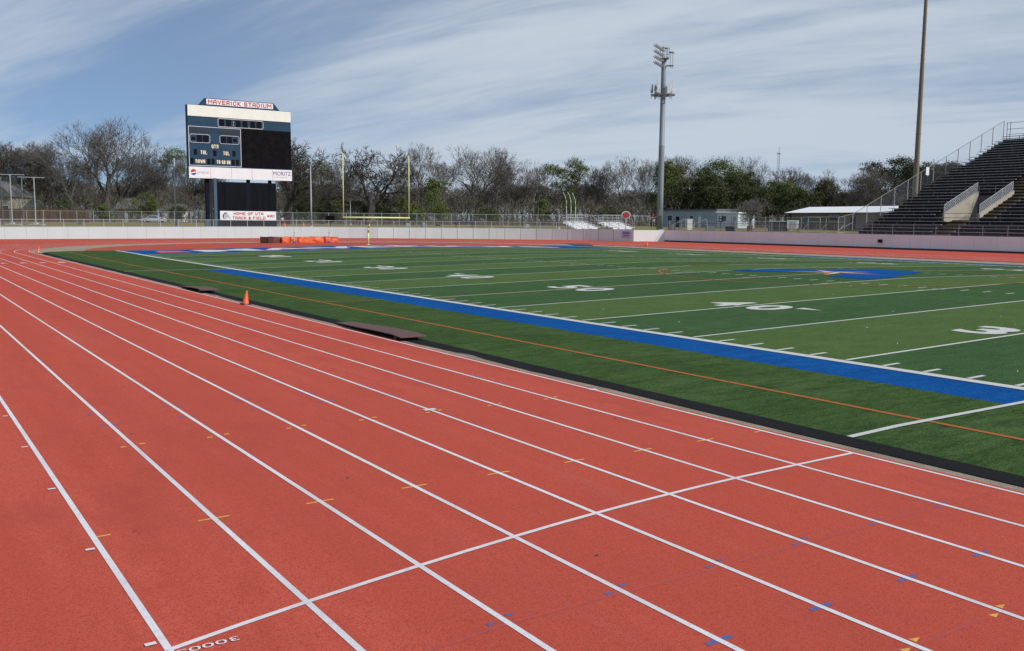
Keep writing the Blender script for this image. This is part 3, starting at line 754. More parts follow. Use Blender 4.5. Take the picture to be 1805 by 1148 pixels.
for x0, x1 in ((19.98, 23.25), (24.02, 27.30)): sbp('name_strip', panel(x0, x1, 14.68, 15.14, -.003, -.04), mat('name_strip', (.014, .022, .030), .7))
for x0, x1, ds in ((20.10, 22.92, ((20.34, .55, .4), (21.12, .70, .9), (21.98, .72, .9))), (24.33, 27.12, ((24.52, .70, .9), (25.42, .68, .9), (26.3, .55, .4)))):
    fr = sbp('score_frame', rframe(x0, x1, 13.20, 14.34, .06, -.05), M['white'])
    for x, w, h in ds: sbp('digit_window', panel(x, x + w, 13.77 - h / 2, 13.77 + h / 2, -.003, -.05), M['digit'], fr)
for x, z, w in ((23.38, 11.45, .44), (20.63, 11.5, .42), (26.14, 11.5, .42), (20.13, 10.24, .45), (22.50, 10.24, .42), (23.10, 10.24, .42), (26.0, 10.24, .42), (26.62, 10.24, .42)): sbp('digit_window', panel(x, x + w, z, z + .76, -.003, -.05), M['digit'])
wtext('QTR', 23.10, 12.50, .52, 1.06, M['letter'], sb, -.04, .004); wtext('TOL', 21.52, 11.58, .54, .98, M['letter'], sb, -.04, .004)
wtext('TOL', 24.74, 11.58, .54, .98, M['letter'], sb, -.04, .004); wtext('DOWN', 20.80, 10.32, .52, 1.40, M['letter'], sb, -.04, .004)
wtext('TO GO ON', 23.78, 10.32, .52, 2.02, M['letter'], sb, -.04, .004)
ads = []
for a, b in ((19.84, 22.88), (22.92, 25.88), (25.92, 28.90), (28.94, 31.98), (32.02, 35.02)):
    ads.append(sbp('sponsor_panel', panel(a, b, 8.20, 9.80, -.003, -.10), M['white']))
# round drink emblem
def disc(mb, cx, cz, r, a0, a1, d, mi=0, n=16):
    pts = [(cx + r * math.cos(a0 + (a1 - a0) * i / n), cz + r * math.sin(a0 + (a1 - a0) * i / n)) for i in range(n + 1)]
    mb.add([(x, BY + d, z) for x, z in pts], [tuple(range(n + 1))], mi)
mb = MB(); disc(mb, 20.48, 9.05, .40, math.radians(15), math.radians(195), -.11, 0); sbp('emblem_red', mb, M['red'], ads[0])
mb = MB(); disc(mb, 20.48, 9.00, .40, math.radians(205), math.radians(355), -.11, 0); sbp('emblem_blue', mb, M['blueink'], ads[0])
wtext('pepsi', 21.02, 8.72, .55, 1.65, M['greyink'], ads[0], -.11, .0)
wtext('MORITZ', 32.15, 8.94, .58, 2.7, M['purple'], ads[4], -.11, 0)
wtext('DEALERSHIPS', 32.18, 8.62, .16, 2.3, M['greyink'], ads[4], -.11)
for x, w, m_ in ((22.56, .50, 'navy_dk'), (23.10, .16, 'galv_dark')):
    sbp('column', panel(x - w / 2, x + w / 2, GZ, 8.25, .5, 1.0), M[m_])
sbp('column', panel(23.22, 23.66, GZ, 8.25, -.25, .25), M['steel_blue'])
sbp('column', panel(28.3, 28.75, GZ, 8.25, .35, .8), M['navy_dk'])
sbp('column', panel(31.6, 32.0, GZ, 8.25, .35, .8), M['navy_dk'])
sbp('lower_display', panel(23.70, 32.55, GZ, 7.78, .3, -.05), M['navy_dk'])
for a, b in ((24.0, 28.0), (28.7, 32.35)): sbp('lower_screen', panel(a, b, 3.70, 7.55, -.053, -.09), M['lowscreen'])
hs = sbp('home_sign', panel(24.06, 32.42, 2.25, 3.60, -.053, -.16), M['white'])
wtext('HOME OF UTA', 26.0, 3.02, .42, 4.5, M['red'], hs, -.18, .012); wtext('TRACK & FIELD', 25.8, 2.40, .42, 5.0, M['red'], hs, -.18, .012)
wtext('WAC', 31.0, 2.72, .40, 1.2, M['red'], hs, -.18, .02)
mb = MB(); mb.add([(24.35 + x * .95, BY - .18, 2.38 + z * 1.1) for x, z in [(0.05, .35), (.12, .62), (.30, .85), (.60, .92), (.85, .80), (.70, .78), (.45, .74), (.28, .58), (.25, .3), (.35, .05), (.18, .12)]], [tuple(range(11))]); sbp('horse_mane', mb, M['purple'], hs)
mb = MB(); mb.add([(24.35 + x * .95, BY - .18, 2.38 + z * 1.1) for x, z in [(.32, .55), (.48, .70), (.80, .74), (1.05, .50), (1.22, .25), (1.15, .12), (.95, .22), (.78, .35), (.62, .1), (.42, .02)]], [tuple(range(10))]); sbp('horse_head', mb, M['greyink'], hs)
sbp('control_box', panel(21.9, 22.6, GZ, 2.35, .2, -.2), M['steel_blue'])

# ------------------------------------------------------------------ goal post
gp = thing('goal_post', 'yellow gooseneck football goal post behind the blue end zone', 'goal post', (24.42, 56.4, zturf(24.4, 55.6) - .05))
O = Vector(gp.location); zc = 2.74
def gb(name, mb):
    o = mb.build(name, M['goal'], gp, True)
    for v in o.data.vertices: v.co -= O
    return o
mb = MB(); pts = [Vector((24.42, 56.4, O.z)), Vector((24.42, 56.4, 1.2)), Vector((24.42, 56.33, 1.7)), Vector((24.43, 56.1, 2.15)), Vector((24.50, 55.6, 2.5)), Vector((24.58, 55.1, 2.68)), Vector((24.66, 54.9, 2.72))]
mb.path(pts, .085, 12); mb.lathe([(.2, O.z), (.2, O.z + .06)], (24.42, 56.4, 0), 12); gb('gooseneck', mb)
mb = MB(); mb.tube((20.96, 54.88, zc), (28.40, 54.88, zc), .085, .085, 12); gb('crossbar', mb)
for x in (21.04, 28.32): mb = MB(); mb.tube((x, 54.88, zc), (x, 54.88, 9.0), .055, .05, 10); gb('upright', mb)

# ------------------------------------------------------------------ high jump pit
hz = -.31
hj = thing('landing_mat', 'orange vinyl covered high jump landing mat near the white wall', 'landing mat', (24.7, 75.3, hz))
def rough_box(x0, x1, y0, y1, z0, z1, seed, amp=.03, n=14):
    bm = bmesh.new(); bmesh.ops.create_cube(bm, size=1.0)
    bmesh.ops.subdivide_edges(bm, edges=bm.edges, cuts=n, use_grid_fill=True)
    for v in bm.verts:
        x, y, z = v.co
        p = Vector((x0 + (x + .5) * (x1 - x0), y0 + (y + .5) * (y1 - y0), z0 + (z + .5) * (z1 - z0)))
        nn = mnoise.noise(Vector((p.x * 1.3 + seed, p.y * 2, p.z * 2.6)))
        sag = math.sin(max(0, min(1, (p.x - x0) / (x1 - x0))) * math.pi) * .05
        p.y += nn * amp * 2.2 - (.06 * (.5 - abs(z)) if y < -.49 else 0); p.z += (nn * amp - (sag if z > .45 else 0))
        v.co = p - Vector((24.7, 75.3, hz))
    return bm
for i, (a, b, mm) in enumerate(((20.45, 21.75, 'mat_shade_crate'), (21.8, 23.7, 'matorange'), (23.75, 27.0, 'matorange'), (27.05, 28.85, 'matorange'))):  # leftmost section is the mat's shaded side, coloured brown
    bm = rough_box(a, b, 74.0 + (.3 if i == 0 else 0), 77.6, hz + .02, .43, i * 3.1)
    me = bpy.data.meshes.new('mat_section'); bm.to_mesh(me); bm.free(); me.materials.append(M[mm])
    for p in me.polygons: p.use_smooth = True
    o = bpy.data.objects.new('mat_section', me); COL.objects.link(o); o.parent = hj
for x, lab in ((23.1, 'blue footed high jump standard at the left of the orange mat'), (27.45, 'blue footed high jump standard at the right of the orange mat')):
    t = thing('jump_standard', lab, 'high jump standard', (x, 73.5, hz), group='high jump standards')
    mb = MB(); mb.tube((0, 0, .05), (0, 0, 1.25), .05, .05, 8); mb.build('post', M['galv'], t)
    mb = MB(); mb.tube((0, 0, 1.25), (0, 0, 1.95), .025, .025, 8); mb.box((0, -.06, 1.3), (.14, .12, .1)); mb.build('slider', M['galv'], t)
    mb = MB(); mb.b2((-.4, -.3, 0), (.4, .3, .08)); mb.b2((-.12, -.12, .08), (.12, .12, .22)); mb.build('base', M['blueink'], t)
t = thing('marker_box', 'dark maroon box standing left of the orange landing mat', 'box', (20.1, 73.2, hz))
mb = MB(); mb.b2((-.33, -.3, 0), (.33, .3, .72)); mb.build('body', M['maroon'], t); mb = MB(); mb.b2((-.36, -.33, .722), (.36, .33, .78)); mb.build('lid', M['maroon'], t)

# ------------------------------------------------------------------ traffic cones
def make_cone(label, loc, h=.46, tilt=(0, 0)):
    t = thing('traffic_cone', label, 'traffic cone', loc, group='orange cones around the track')
    t.rotation_euler = (tilt[0], tilt[1], 0)
    mb = MB(); s = h / .46
    mb.lathe([(.115 * s, .02), (.105 * s, .04), (.03 * s, .44 * s), (.025 * s, .46 * s), (.018 * s, .46 * s)], n=20); mb.build('body', M['cone'], t, True)
    mb = MB(); mb.box((0, 0, .0125), (.30 * s, .30 * s, .025)); mb.build('base', mat('cone_base', (.05, .02, .015), .7), t)
    return t
make_cone('orange traffic cone at the inside line of the near straight, closest to the camera', (-6.93, 0.1, ZT + .005), .46, (math.radians(3), math.radians(6)))
make_cone('small orange traffic cone on the gravel at the left end of the bend', (-6.72, 50.6, ZT), .55, (0, math.radians(8)))
make_cone('orange traffic cone on the far track in front of the bright white wall section', (58.4, 51.7, ZT + .01), .6)
for u, d, lab in ((502, 152, 'orange traffic cone on the grass beside the walking person'), (535, 152, 'orange traffic cone on the grass between the person and the black sign')):
    make_cone(lab, tuple(bearing(u, d, GZ)), .75)

# ------------------------------------------------------------------ drain covers near the track
def cover(label, x, y, L, W, hh):
    t = thing('drain_cover', label, 'cover plate', (x, y, ZT), group='cover plates over the gutter')
    mb = MB(); n = 10
    for i in range(n + 1):
        s = i / n; yy = L / 2 - L * s; z = .02 + hh * math.sin(min(1, s * 1.25) * math.pi / 2) ** 1.3
        if s > .9: z -= .03 * (s - .9) * 10
        w0 = -W / 2 * (.25 + .75 * min(1, s * 2.2)); 
        mb.v += [(w0, yy, z), (W / 2 + .15, yy + .1, z - .02), (W / 2 + .15, yy + .1, z - .045), (w0, yy, z - .022)]
    for i in range(n):
        o = 4 * i
        for a, b in ((0, 1), (1, 2), (2, 3), (3, 0)): mb.f.append((o + a, o + 4 + a, o + 4 + b, o + b)); mb.m.append(0)
    mb.f += [(0, 1, 2, 3), (4 * n, 4 * n + 3, 4 * n + 2, 4 * n + 1)]; mb.m += [0, 0]
    mb.build('plate', M['plate'], t)
    mb = MB(); mb.b2((-W / 2 + .06, -L / 2 + .25, -.05), (W / 2, -.1 * L, .012)); mb.build('pit', M['darkpit'], t)
    mb = MB(); mb.b2((-W / 2 + .04, -L / 2 + .32, -.03), (-W / 2 + .14, -L / 2 + .42, hh - .005)); mb.build('support', M['plate'], t)
cover('rusty brown cover plate lifted over the gutter, nearer to the camera', -6.50, -8.75, 4.3, .62, .09)
cover('rusty brown cover plate lifted over the gutter, beyond the nearest cone', -6.50, 7.6, 3.6, .60, .11)
t = thing('runway_mat', 'flat dark brown mat lying on the far gravel strip', 'mat', (52.7, 57.0, -.33))
mb = MB()
mb.add([(50.4 - 52.7, 54.9 - 57, .03), (51.6 - 52.7, 53.4 - 57, .03), (58.0 - 52.7, 62.0 - 57, .03), (55.6 - 52.7, 64.0 - 57, .03), (50.4 - 52.7, 54.9 - 57, .0), (51.6 - 52.7, 53.4 - 57, .0), (58.0 - 52.7, 62.0 - 57, .0), (55.6 - 52.7, 64.0 - 57, .0)], [(0, 1, 2, 3), (0, 4, 5, 1), (1, 5, 6, 2), (2, 6, 7, 3), (3, 7, 4, 0)])
mb.build('sheet', mat('mat_brown', (.07, .045, .045), .8), t)
t.rotation_euler[2] = 0
t.location.z = -.30

# ------------------------------------------------------------------ grandstand
GX0, GZ0, TR, RS, NR = 77.95, 1.30, .956, .384, 34
GY1, GY0 = 37.4, -45.0
gs = thing('grandstand', 'large dark stepped grandstand with rows of bench seats and a concrete entry portal', 'grandstand', (GX0, GY1, GZ))
GO = Vector((GX0, GY1, GZ))
def gsb(name, mb, m, parent=gs):
    o = mb.build(name, m, parent)
    for v in o.data.vertices: v.co -= GO
    return o
PX0, PX1, PYa, PYb = 82.9, 89.65, 25.3, 29.2   # portal
def nominal(x): return GZ0 + (x - GX0) * RS / TR
mb = MB()
def deck(mb, i, y0, y1):
    x = GX0 + TR * i; z = GZ0 + RS * i
    mb.b2((x, y0, z - .5), (x + TR + .02, y1, z))
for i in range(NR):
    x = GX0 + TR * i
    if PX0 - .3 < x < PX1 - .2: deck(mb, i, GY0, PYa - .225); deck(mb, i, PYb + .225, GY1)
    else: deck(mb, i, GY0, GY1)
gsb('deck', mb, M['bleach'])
def aisles(i):
    x = GX0 + TR * i
    if x < PX0 - .4: return [(25.9, 27.9)]
    if x < PX1: return [(23.6, PYb + 1.3)]
    if x < PX1 + 1.5: return [(23.6, 27.0)]
    return [(24.4, 27.0)]
for i in range(NR):
    x = GX0 + TR * i; z = GZ0 + RS * i
    gaps = sorted(aisles(i) + [(-2.5, -1.0), (-22, -20.5)]); y = GY0; segs = []
    for a, b in gaps: segs.append((y, a)); y = b
    segs.append((y, GY1 + .25 * (i % 2)))
    mb = MB()
    for a, b in segs:
        mb.b2((x + .30, a, z + .40), (x + .56, b, z + .465))
        yy = a + .4 + R_.choice((0, .55, 1.1, 1.7))
        while yy < b: mb.b2((x + .40, yy, z), (x + .46, yy + .06, z + .40), 1); yy += 2.3
    gsb('bench', mb, [M['bench'], M['support']])
mb = MB(); mb2 = MB()
for i in range(NR):
    x = GX0 + TR * i; z = GZ0 + RS * i
    for a, b in aisles(i):
        regs = [(a, PYa - .25, mb), (PYb + .25, b, mb2)] if PX0 - .4 <= x < PX1 else [(a, b, mb)]
        for c, d, m_ in regs: m_.b2((x - .02, c, z + .004), (x + TR + .02, d, z + .06)); m_.b2((x + TR * .5, c, z + .06), (x + TR, d, z + RS * .5))
gsb('aisle_steps', mb, M['step']); gsb('aisle_steps', mb2, M['step'])
# portal walls with railings
for y in (PYa, PYb):
    th = -.22 if y == PYa else .22
    mb = MB(); ya = y
    poly = [(PX0, nominal(PX0) - 1.2), (PX1 + .1, nominal(PX0) - 1.2), (PX1 + .1, nominal(PX1) + .42), (PX0, nominal(PX0) + .42)]
    mb.prism(poly, (0, ya, 0), (1, 0, 0), (0, 0, 1), (0, th, 0))
    w = gsb('portal_wall', mb, M['concrete'])
    mb = MB(); yc = y + th / 2
    for h in (.12, .30, .48, .66, .84, 1.02): mb.tube((PX0 + .05, yc, nominal(PX0) + .42 + h), (PX1, yc, nominal(PX1) + .42 + h), .022 if h < 1 else .03, None, 6)
    for k in range(4):
        x = PX0 + .05 + (PX1 - PX0 - .05) * k / 3; mb.tube((x, yc, nominal(x) + .42), (x, yc, nominal(x) + 1.46), .025, None, 6)
    gsb('portal_railing', mb, M['galv'])
mb = MB(); mb.b2((PX1, PYa, nominal(PX0) - 1.2), (PX1 + .2, PYb, nominal(PX1) - .1)); gsb('portal_back', mb, mat('dark_concrete', (.10, .10, .10), .9))
mb = MB(); mb.b2((PX0 - .3, PYa, nominal(PX0) - 1.3), (PX1, PYb, nominal(PX0) - 1.15)); gsb('portal_floor', mb, M['concrete'])
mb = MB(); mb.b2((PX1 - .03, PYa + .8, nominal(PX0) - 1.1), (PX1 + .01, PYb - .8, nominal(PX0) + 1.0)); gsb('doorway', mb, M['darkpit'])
mb = MB()
for h in (.5, 1.0): mb.tube((PX0 - .15, PYa, nominal(PX0) - .5 + h), (PX0 - .15, PYb, nominal(PX0) - .5 + h), .03, None, 6)
mb.tube((PX0 - .15, PYa, nominal(PX0) - .5), (PX0 - .15, PYa, nominal(PX0) + .5), .03, None, 6); mb.tube((PX0 - .15, PYb, nominal(PX0) - .5), (PX0 - .15, PYb, nominal(PX0) + .5), .03, None, 6)
for h in (.3, .65, 1.0): mb.tube((PX1 + .1, PYa, nominal(PX1) + h), (PX1 + .1, PYb, nominal(PX1) + h), .025, None, 6)
for y in (PYa, (PYa + PYb) / 2, PYb): mb.tube((PX1 + .1, y, nominal(PX1) - .1), (PX1 + .1, y, nominal(PX1) + 1.0), .025, None, 6)
gsb('gate_rail', mb, M['galv_dark'])
# back rail along the top
mb = MB(); xt = GX0 + TR * NR - .05; zt = GZ0 + RS * (NR - 1)
for h in (.75, 1.45, 2.3): mb.tube((xt, GY1, zt + h), (xt, GY0, zt + h), .03, None, 6)
y = GY1
while y > GY0: mb.tube((xt, y, zt), (xt, y, zt + 2.3 if y > GY1 - .1 else zt + .75), .035, None, 6); y -= 2.2
for y in (GY1, GY1 - .45, GY1 - 9, GY1 - 18): mb.tube((xt, y, zt), (xt, y, zt + 2.4), .045, None, 6)
gsb('back_rail', mb, M['galv_dark'])
mb = MB(); mb.b2((GX0 + .6, GY0, GZ - .2), (GX0 + 33, GY1 - .3, GZ + .02)); 
mb.prism([(GX0 + .3, GZ), (xt, GZ), (xt, zt - .4), (GX0 + .3, GZ0 - .3)], (0, GY1 - .05, 0), (1, 0, 0), (0, 0, 1), (0, -.12, 0))
gsb('end_wall', mb, mat('stand_under', (.04, .038, .036), .9))
# end fence of the grandstand
ef = thing('grandstand_fence', 'sloping chain link fence climbing the left end of the dark grandstand', 'fence', (GX0, GY1, GZ))
EY = GY1 + .45
def efb(name, mb, m):
    o = mb.build(name, m, ef)
    for v in o.data.vertices: v.co -= GO
    return o
posts = [75.6 + (xt - 75.6) * k / 13 for k in range(14)]
def ebase(x): return max(GZ, nominal(x) - .1)
def etop(x): return max(3.25, nominal(x) + 2.0 + .25) if x > 77 else 3.25
for x in posts: mb = MB(); mb.tube((x, EY, ebase(x)), (x, EY, etop(x)), .042, None, 7); efb('fence_post', mb, M['galv'] if x < 96 else M['galv_dark'])
mb = MB(); m2 = MB()
for a, b in zip(posts[:-1], posts[1:]):
    mb.tube((a, EY, etop(a)), (b, EY, etop(b)), .035, None, 6)
    m2.add([(a, EY, ebase(a) + .1), (b, EY, ebase(b) + .1), (b, EY, etop(b)), (a, EY, etop(a))], [(0, 1, 2, 3)])
mb.tube((posts[0], EY, GZ + .55), (posts[1], EY, GZ + 1.45), .03, None, 6)
efb('rail', mb, M['galv_dark']); efb('chain_link', m2, M['mesh_stand'])
mb = MB(); xs_ = posts[6] + 1.2; mb.b2((xs_ - .3, EY - .05, etop(xs_) - .85), (xs_ + .35, EY - .09, etop(xs_) + .15))
sgn = efb('sign_plate', mb, M['white'])

# ------------------------------------------------------------------ tall poles
p = bearing(1609, 150, GZ)
tp = thing('light_mast', 'very tall tapering brown pole rising behind the grandstand', 'pole', p)
mb = MB(); mb.lathe([(.44, 0), (.43, 4), (.41, 10), (.35, 20), (.29, 30), (.24, 40), (.23, 41)], n=20); mb.build('shaft', M['polebrown'], tp, True)
mb = MB()
for k in range(64):
    z = 3.5 + k * .58; a = math.radians(20 if k % 2 else 200); r = .47 - z * .0054
    dv = Vector(RT[:2]) * (1 if k % 2 else -1); mb.tube((dv.x * r * .9, dv.y * r * .9, z), (dv.x * (r + .22), dv.y * (r + .22), z), .012, None, 4)
mb.build('climbing_pegs', M['galv_dark'], tp)
mb = MB(); mb.lathe([(.49, 5.3), (.49, 5.45)], n=20); mb.lathe([(.43, 15.6), (.43, 15.7)], n=20); mb.build('band', M['galv_dark'], tp)

p = bearing(1162.5, 150, GZ)
lt = thing('floodlight_tower', 'tall grey steel floodlight tower with phone antennas and lamp arrays', 'light tower', p)
mb = MB(); mb.lathe([(.50, 0), (.48, 6), (.46, 13.5), (.455, 13.6), (.43, 13.62), (.40, 22), (.37, 27.0), (.34, 27.1)], n=24); mb.build('shaft', M['polegrey'], lt, True)
mb = MB(); mb.lathe([(.475, 13.45), (.475, 13.6)], n=24); mb.lathe([(.62, 0), (.62, .12)], n=24); mb.build('collar', M['galv'], lt)
mb = MB(); mb.b2((-.22, -.60, 2.3), (.22, -.50, 3.4)); mb.build('hatch', M['galv_dark'], lt); lt.rotation_euler[2] = -math.radians(34.3)
# platform ring + antennas (local: x = picture right, y = away)
mb = MB()
zpf = 21.4
pts = [(1.95 * math.cos(math.radians(30 + 120 * k)), 1.95 * math.sin(math.radians(30 + 120 * k))) for k in range(3)]
for k in range(12):
    a = 2 * math.pi * k / 12; b = 2 * math.pi * (k + 1) / 12
    mb.tube((1.9 * math.cos(a), 1.9 * math.sin(a), zpf), (1.9 * math.cos(b), 1.9 * math.sin(b), zpf), .07, None, 6)
    mb.tube((1.2 * math.cos(a), 1.2 * math.sin(a), zpf), (1.2 * math.cos(b), 1.2 * math.sin(b), zpf), .05, None, 6)
    mb.tube((.4 * math.cos(a), .4 * math.sin(a), zpf - .05), (1.9 * math.cos(a), 1.9 * math.sin(a), zpf), .05, None, 6)
mb.build('platform', M['galv_dark'], lt)
for x, y, h, w, z0 in ((-.95, -1.2, 2.4, .36, .25), (-.75, .9, 2.2, .2, .2), (1.0, -.9, 1.7, .30, .25), (1.62, -.6, 2.4, .30, .25), (1.3, 1.0, 1.4, .28, .2), (-1.75, -.2, 1.3, .22, .3), (.2, -1.8, 1.0, .3, .1)):
    mb = MB(); mb.b2((x - w / 2, y - .09, zpf + z0), (x + w / 2, y + .09, zpf + z0 + h)); mb.tube((x, y + .16, zpf - .5), (x, y + .16, zpf + h + .1), .035, None, 6); mb.build('antenna', M['white'] if h > 1.35 else M['galv_dark'], lt)
mb = MB()
for k in range(16):
    a = R_.random() * 6.28; r = 1.0 + R_.random() * .9; z = zpf + R_.random() * 1.2; mb.box((r * math.cos(a), r * math.sin(a), z), (.18, .15, .35), rz=a)
    mb.tube((r * math.cos(a), r * math.sin(a), zpf - .6), (r * math.cos(a), r * math.sin(a), z + .6), .03, None, 5)
mb.build('radio_units', M['galv_dark'], lt)
mb = MB(); mb.b2((-.75, -.75, 27.0), (.75, .75, 27.1)); mb.b2((.4, -.5, 25.9), (1.5, .3, 26.0))
for x, y in ((-.85, -.85), (.85, -.85), (-.85, .85), (.85, .85), (0, -.85), (.42, -.85), (-.42, -.85)): mb.tube((x * .85, y * .85, 27.0), (x * .85, y * .85, 28.7 if y < 0 else 28.2), .035, None, 5)
for z in (27.6, 28.1): mb.tube((-.72, -.72, z), (.72, -.72, z), .03, None, 5)
mb.build('top_platform', M['galv_dark'], lt)
arm = Vector((-.40, -.915, 0)); side = Vector((-.915, .40, 0))
for r in range(4):
    z = 25.7 + r * .84
    mb = MB(); a0 = Vector((.2, .2, z)); a1 = a0 + arm * 5.6; mb.tube(a0, a1, .05, None, 6); mb.build('lamp_arm', M['galv_dark'], lt)
    for k in range(6):
        c = a0 + arm * (1.2 + .85 * k) + Vector((0, 0, .12)) + side * .1
        mb = MB(); dv = (side * .8 + Vector((0, 0, -.6))).normalized()
        mb.tube(c, c + dv * .12, .08, .20, 10); mb.tube(c + dv * .12, c + dv * .30, .20, .23, 10); mb.tube(c - dv * .2, c, .07, .10, 8)
        mb.build('floodlight', M['galv'], lt)
for x, y, z in ((1.35, -.3, 27.9), (1.05, .1, 28.0), (-.2, -.6, 28.6), (.35, -.5, 28.5)):
    mb = MB(); mb.lathe([(.08, .24), (.24, .17), (.31, .02), (.29, -.04)], (x, y, z), 12); mb.tube((x, y, z - 2.0 if x < 1 else z - 2.4), (x, y, z + .1), .04, None, 6); mb.build('top_lamp', mat('lamp_grey', (.30, .29, .26), .6), lt)

def slim_pole(label, u, d, h, r=.10):
    t = thing('flag_pole', label, 'pole', bearing(u, d, GZ)); mb = MB(); mb.lathe([(r, 0), (r * .9, h * .5), (r * .55, h), (.02, h + .05)], n=10); mb.build('shaft', M['galv'], t, True)
    mb = MB(); mb.lathe([(.22, 0), (.22, .08), (.14, .3)], n=10); mb.build('base', M['galv'], t)
    return t
slim_pole('slim pale pole standing between the silver car and the scoreboard', 310.5, 141, 10.2, .13)
slim_pole('slim pale pole standing between the scoreboard and the goal post', 549, 142, 9.3, .13)
slim_pole('short thin grey post in the grass just left of the bent poles', 985, 150, 3.2, .05)
slim_pole('thin pale pole among the trees behind the goal post', 618, 168, 4.4, .07)

# bent poles
def bent(label, u, d, h, sgn_):
    t = thing('bent_pole', label, 'pole', bearing(u, d, GZ), rz=-math.radians(34.3), group='bent top poles by the small bleachers')
    mb = MB(); pts = [Vector((0, 0, 0)), Vector((0, 0, h * .62)), Vector((sgn_ * .08, 0, h * .78)), Vector((sgn_ * .28, 0, h * .90)), Vector((sgn_ * .62, 0, h))]
    mb.path(pts, .036 if sgn_ < 0 else .035, 8); mb.build('shaft', M['alu'] if sgn_ < 0 else M['galv_dark'], t, True)
    mb = MB(); mb.lathe([(.15, 0), (.15, .06)], n=8); mb.build('base', M['galv'], t)
bent('bent top white pole, left of three behind the first small bleacher', 998, 160, 6.1, -1)
bent('bent top white pole, middle of three behind the first small bleacher', 1006, 160, 6.1, -1)
bent('bent top white pole, right of three behind the first small bleacher', 1014, 160, 6.0, -1)
bent('bent top grey pole rising from the wall, leaning right, nearest of its pair', 940.5, 148, 6.2, .9)
bent('bent top grey pole leaning right, standing farther back in the grass', 948.5, 158, 6.0, .9)

# red fan sign
t = thing('fan_sign', 'red fan shaped sign with white border on a post beside the small bleachers', 'sign', bearing(1103, 143, GZ), rz=-math.radians(34.3))
mb = MB(); mb.tube((0, .03, 0), (0, .03, 1.9), .06, None, 8); mb.build('post', M['galv'], t)
fan = [(.63 * math.cos(math.radians(a)), .50 * math.sin(math.radians(a)) + .1) for a in range(-20, 201, 22)] + [(-.42, -.32), (0, -.5), (.42, -.32)]
mb = MB(); mb.prism([(x * 1.1, y * 1.1) for x, y in fan], (0, 0, 2.25), (1, 0, 0), (0, 0, 1), (0, .03, 0)); mb.build('border', M['white'], t)
mb = MB(); mb.prism([(x * .93, y * .92) for x, y in fan], (0, -.004, 2.25), (1, 0, 0), (0, 0, 1), (0, -.02, 0)); mb.build('face', M['signred'], t)
t = thing('small_sign', 'small red and white sign on the fence near the floodlight tower', 'sign', bearing(1150, 150, GZ), rz=-math.radians(34.3))
mb = MB(); mb.tube((0, .03, 0), (0, .03, 2.0), .04, None, 8); mb.build('post', M['galv'], t)
mb = MB(); mb.b2((-.32, -.02, 1.75), (.32, .02, 2.25)); mb.build('board', M['signred'], t)
mb = MB(); mb.b2((-.2, -.03, 1.92), (.2, -.021, 2.08)); mb.build('stripe', M['white'], t)
# black sign by the pole
t = thing('notice_board', 'black board on a short post in the grass left of the goal post', 'sign', bearing(582, 143, GZ), rz=-math.radians(34.3))
mb = MB(); mb.b2((-.68, -.05, .85), (.68, .05, 1.85)); mb.build('board', M['screen'], t); mb = MB(); mb.b2((-.05, -.04, 0), (.05, .04, .85)); mb.build('post', M['navy_dk'], t)
# drum, bench, hurdles etc.
t = thing('drum', 'pale blue barrel standing on the grass behind the white wall', 'barrel', bearing(745.5, 146, GZ))
mb = MB(); mb.lathe([(.29, 0), (.30, .03), (.29, .3), (.305, .32), (.29, .35), (.29, .62), (.305, .64), (.29, .67), (.29, .9), (.30, .93), (.27, .93)], n=20); mb.build('body', M['drum'], t, True)
mb = MB(); mb.lathe([(.27, .925), (.27, .95), (.05, .955)], n=20); mb.build('lid', M['navy_dk'], t)
t = thing('team_bench', 'long dark blue bench on the grass behind the white wall', 'bench', bearing(818, 150, GZ), rz=-math.radians(30))
mb = MB(); mb.b2((-1.5, -.2, .68), (1.5, .2, .76)); mb.build('seat', M['benchblue'], t)
mb = MB(); mb.b2((-1.5, .18, .9), (1.5, .24, 1.15)); mb.build('backrest', M['benchblue'], t)
for x in (-1.3, 1.3): mb = MB(); mb.b2((x - .05, -.2, 0), (x + .05, .24, .68)); mb.b2((x - .04, .19, .68), (x + .04, .25, .9)); mb.build('leg', M['navy_dk'], t)
t = thing('hurdle', 'small black framed hurdle on the grass right of the blue barrel', 'hurdle', bearing(772, 145, GZ), rz=-math.radians(34))
mb = MB(); mb.b2((-.35, -.03, .45), (.35, .03, .6)); mb.build('bar', M['navy_dk'], t)
for x in (-.3, .3): mb = MB(); mb.b2((x - .03, -.3, 0), (x + .03, .3, .05)); mb.b2((x - .03, -.03, .05), (x + .03, .03, .45)); mb.build('leg', M['navy_dk'], t)
t = thing('utility_box', 'grey metal utility box on the grass left of the blue barrel', 'utility box', bearing(719, 150, GZ), rz=-.6)
mb = MB(); mb.b2((-.28, -.2, .25), (.28, .2, .78)); mb.build('cabinet', M['galv'], t); mb = MB(); mb.tube((0, 0, 0), (0, 0, .25), .06); mb.build('leg', M['galv_dark'], t)
t = thing('utility_box', 'grey metal utility box on the grass left of the first small bleacher', 'utility box', bearing(929.5, 150, GZ), rz=-.6)
mb = MB(); mb.b2((-.28, -.2, .2), (.28, .2, .8)); mb.build('cabinet', M['galv'], t); mb = MB(); mb.tube((0, 0, 0), (0, 0, .2), .06); mb.build('leg', M['galv_dark'], t)
t = thing('shot_ball_marker', 'round grey lattice sign on the grass in front of the cedar fence', 'sign', bearing(141, 135, GZ), rz=-.6)
mb = MB(); mb.tube((0, -.03, .45), (0, .03, .45), .28, None, 16); mb.build('disc', mat('disc_grey', (.14, .14, .20), .7), t); mb = MB(); mb.tube((0, 0, 0), (0, 0, .2), .03); mb.build('leg', M['galv_dark'], t)

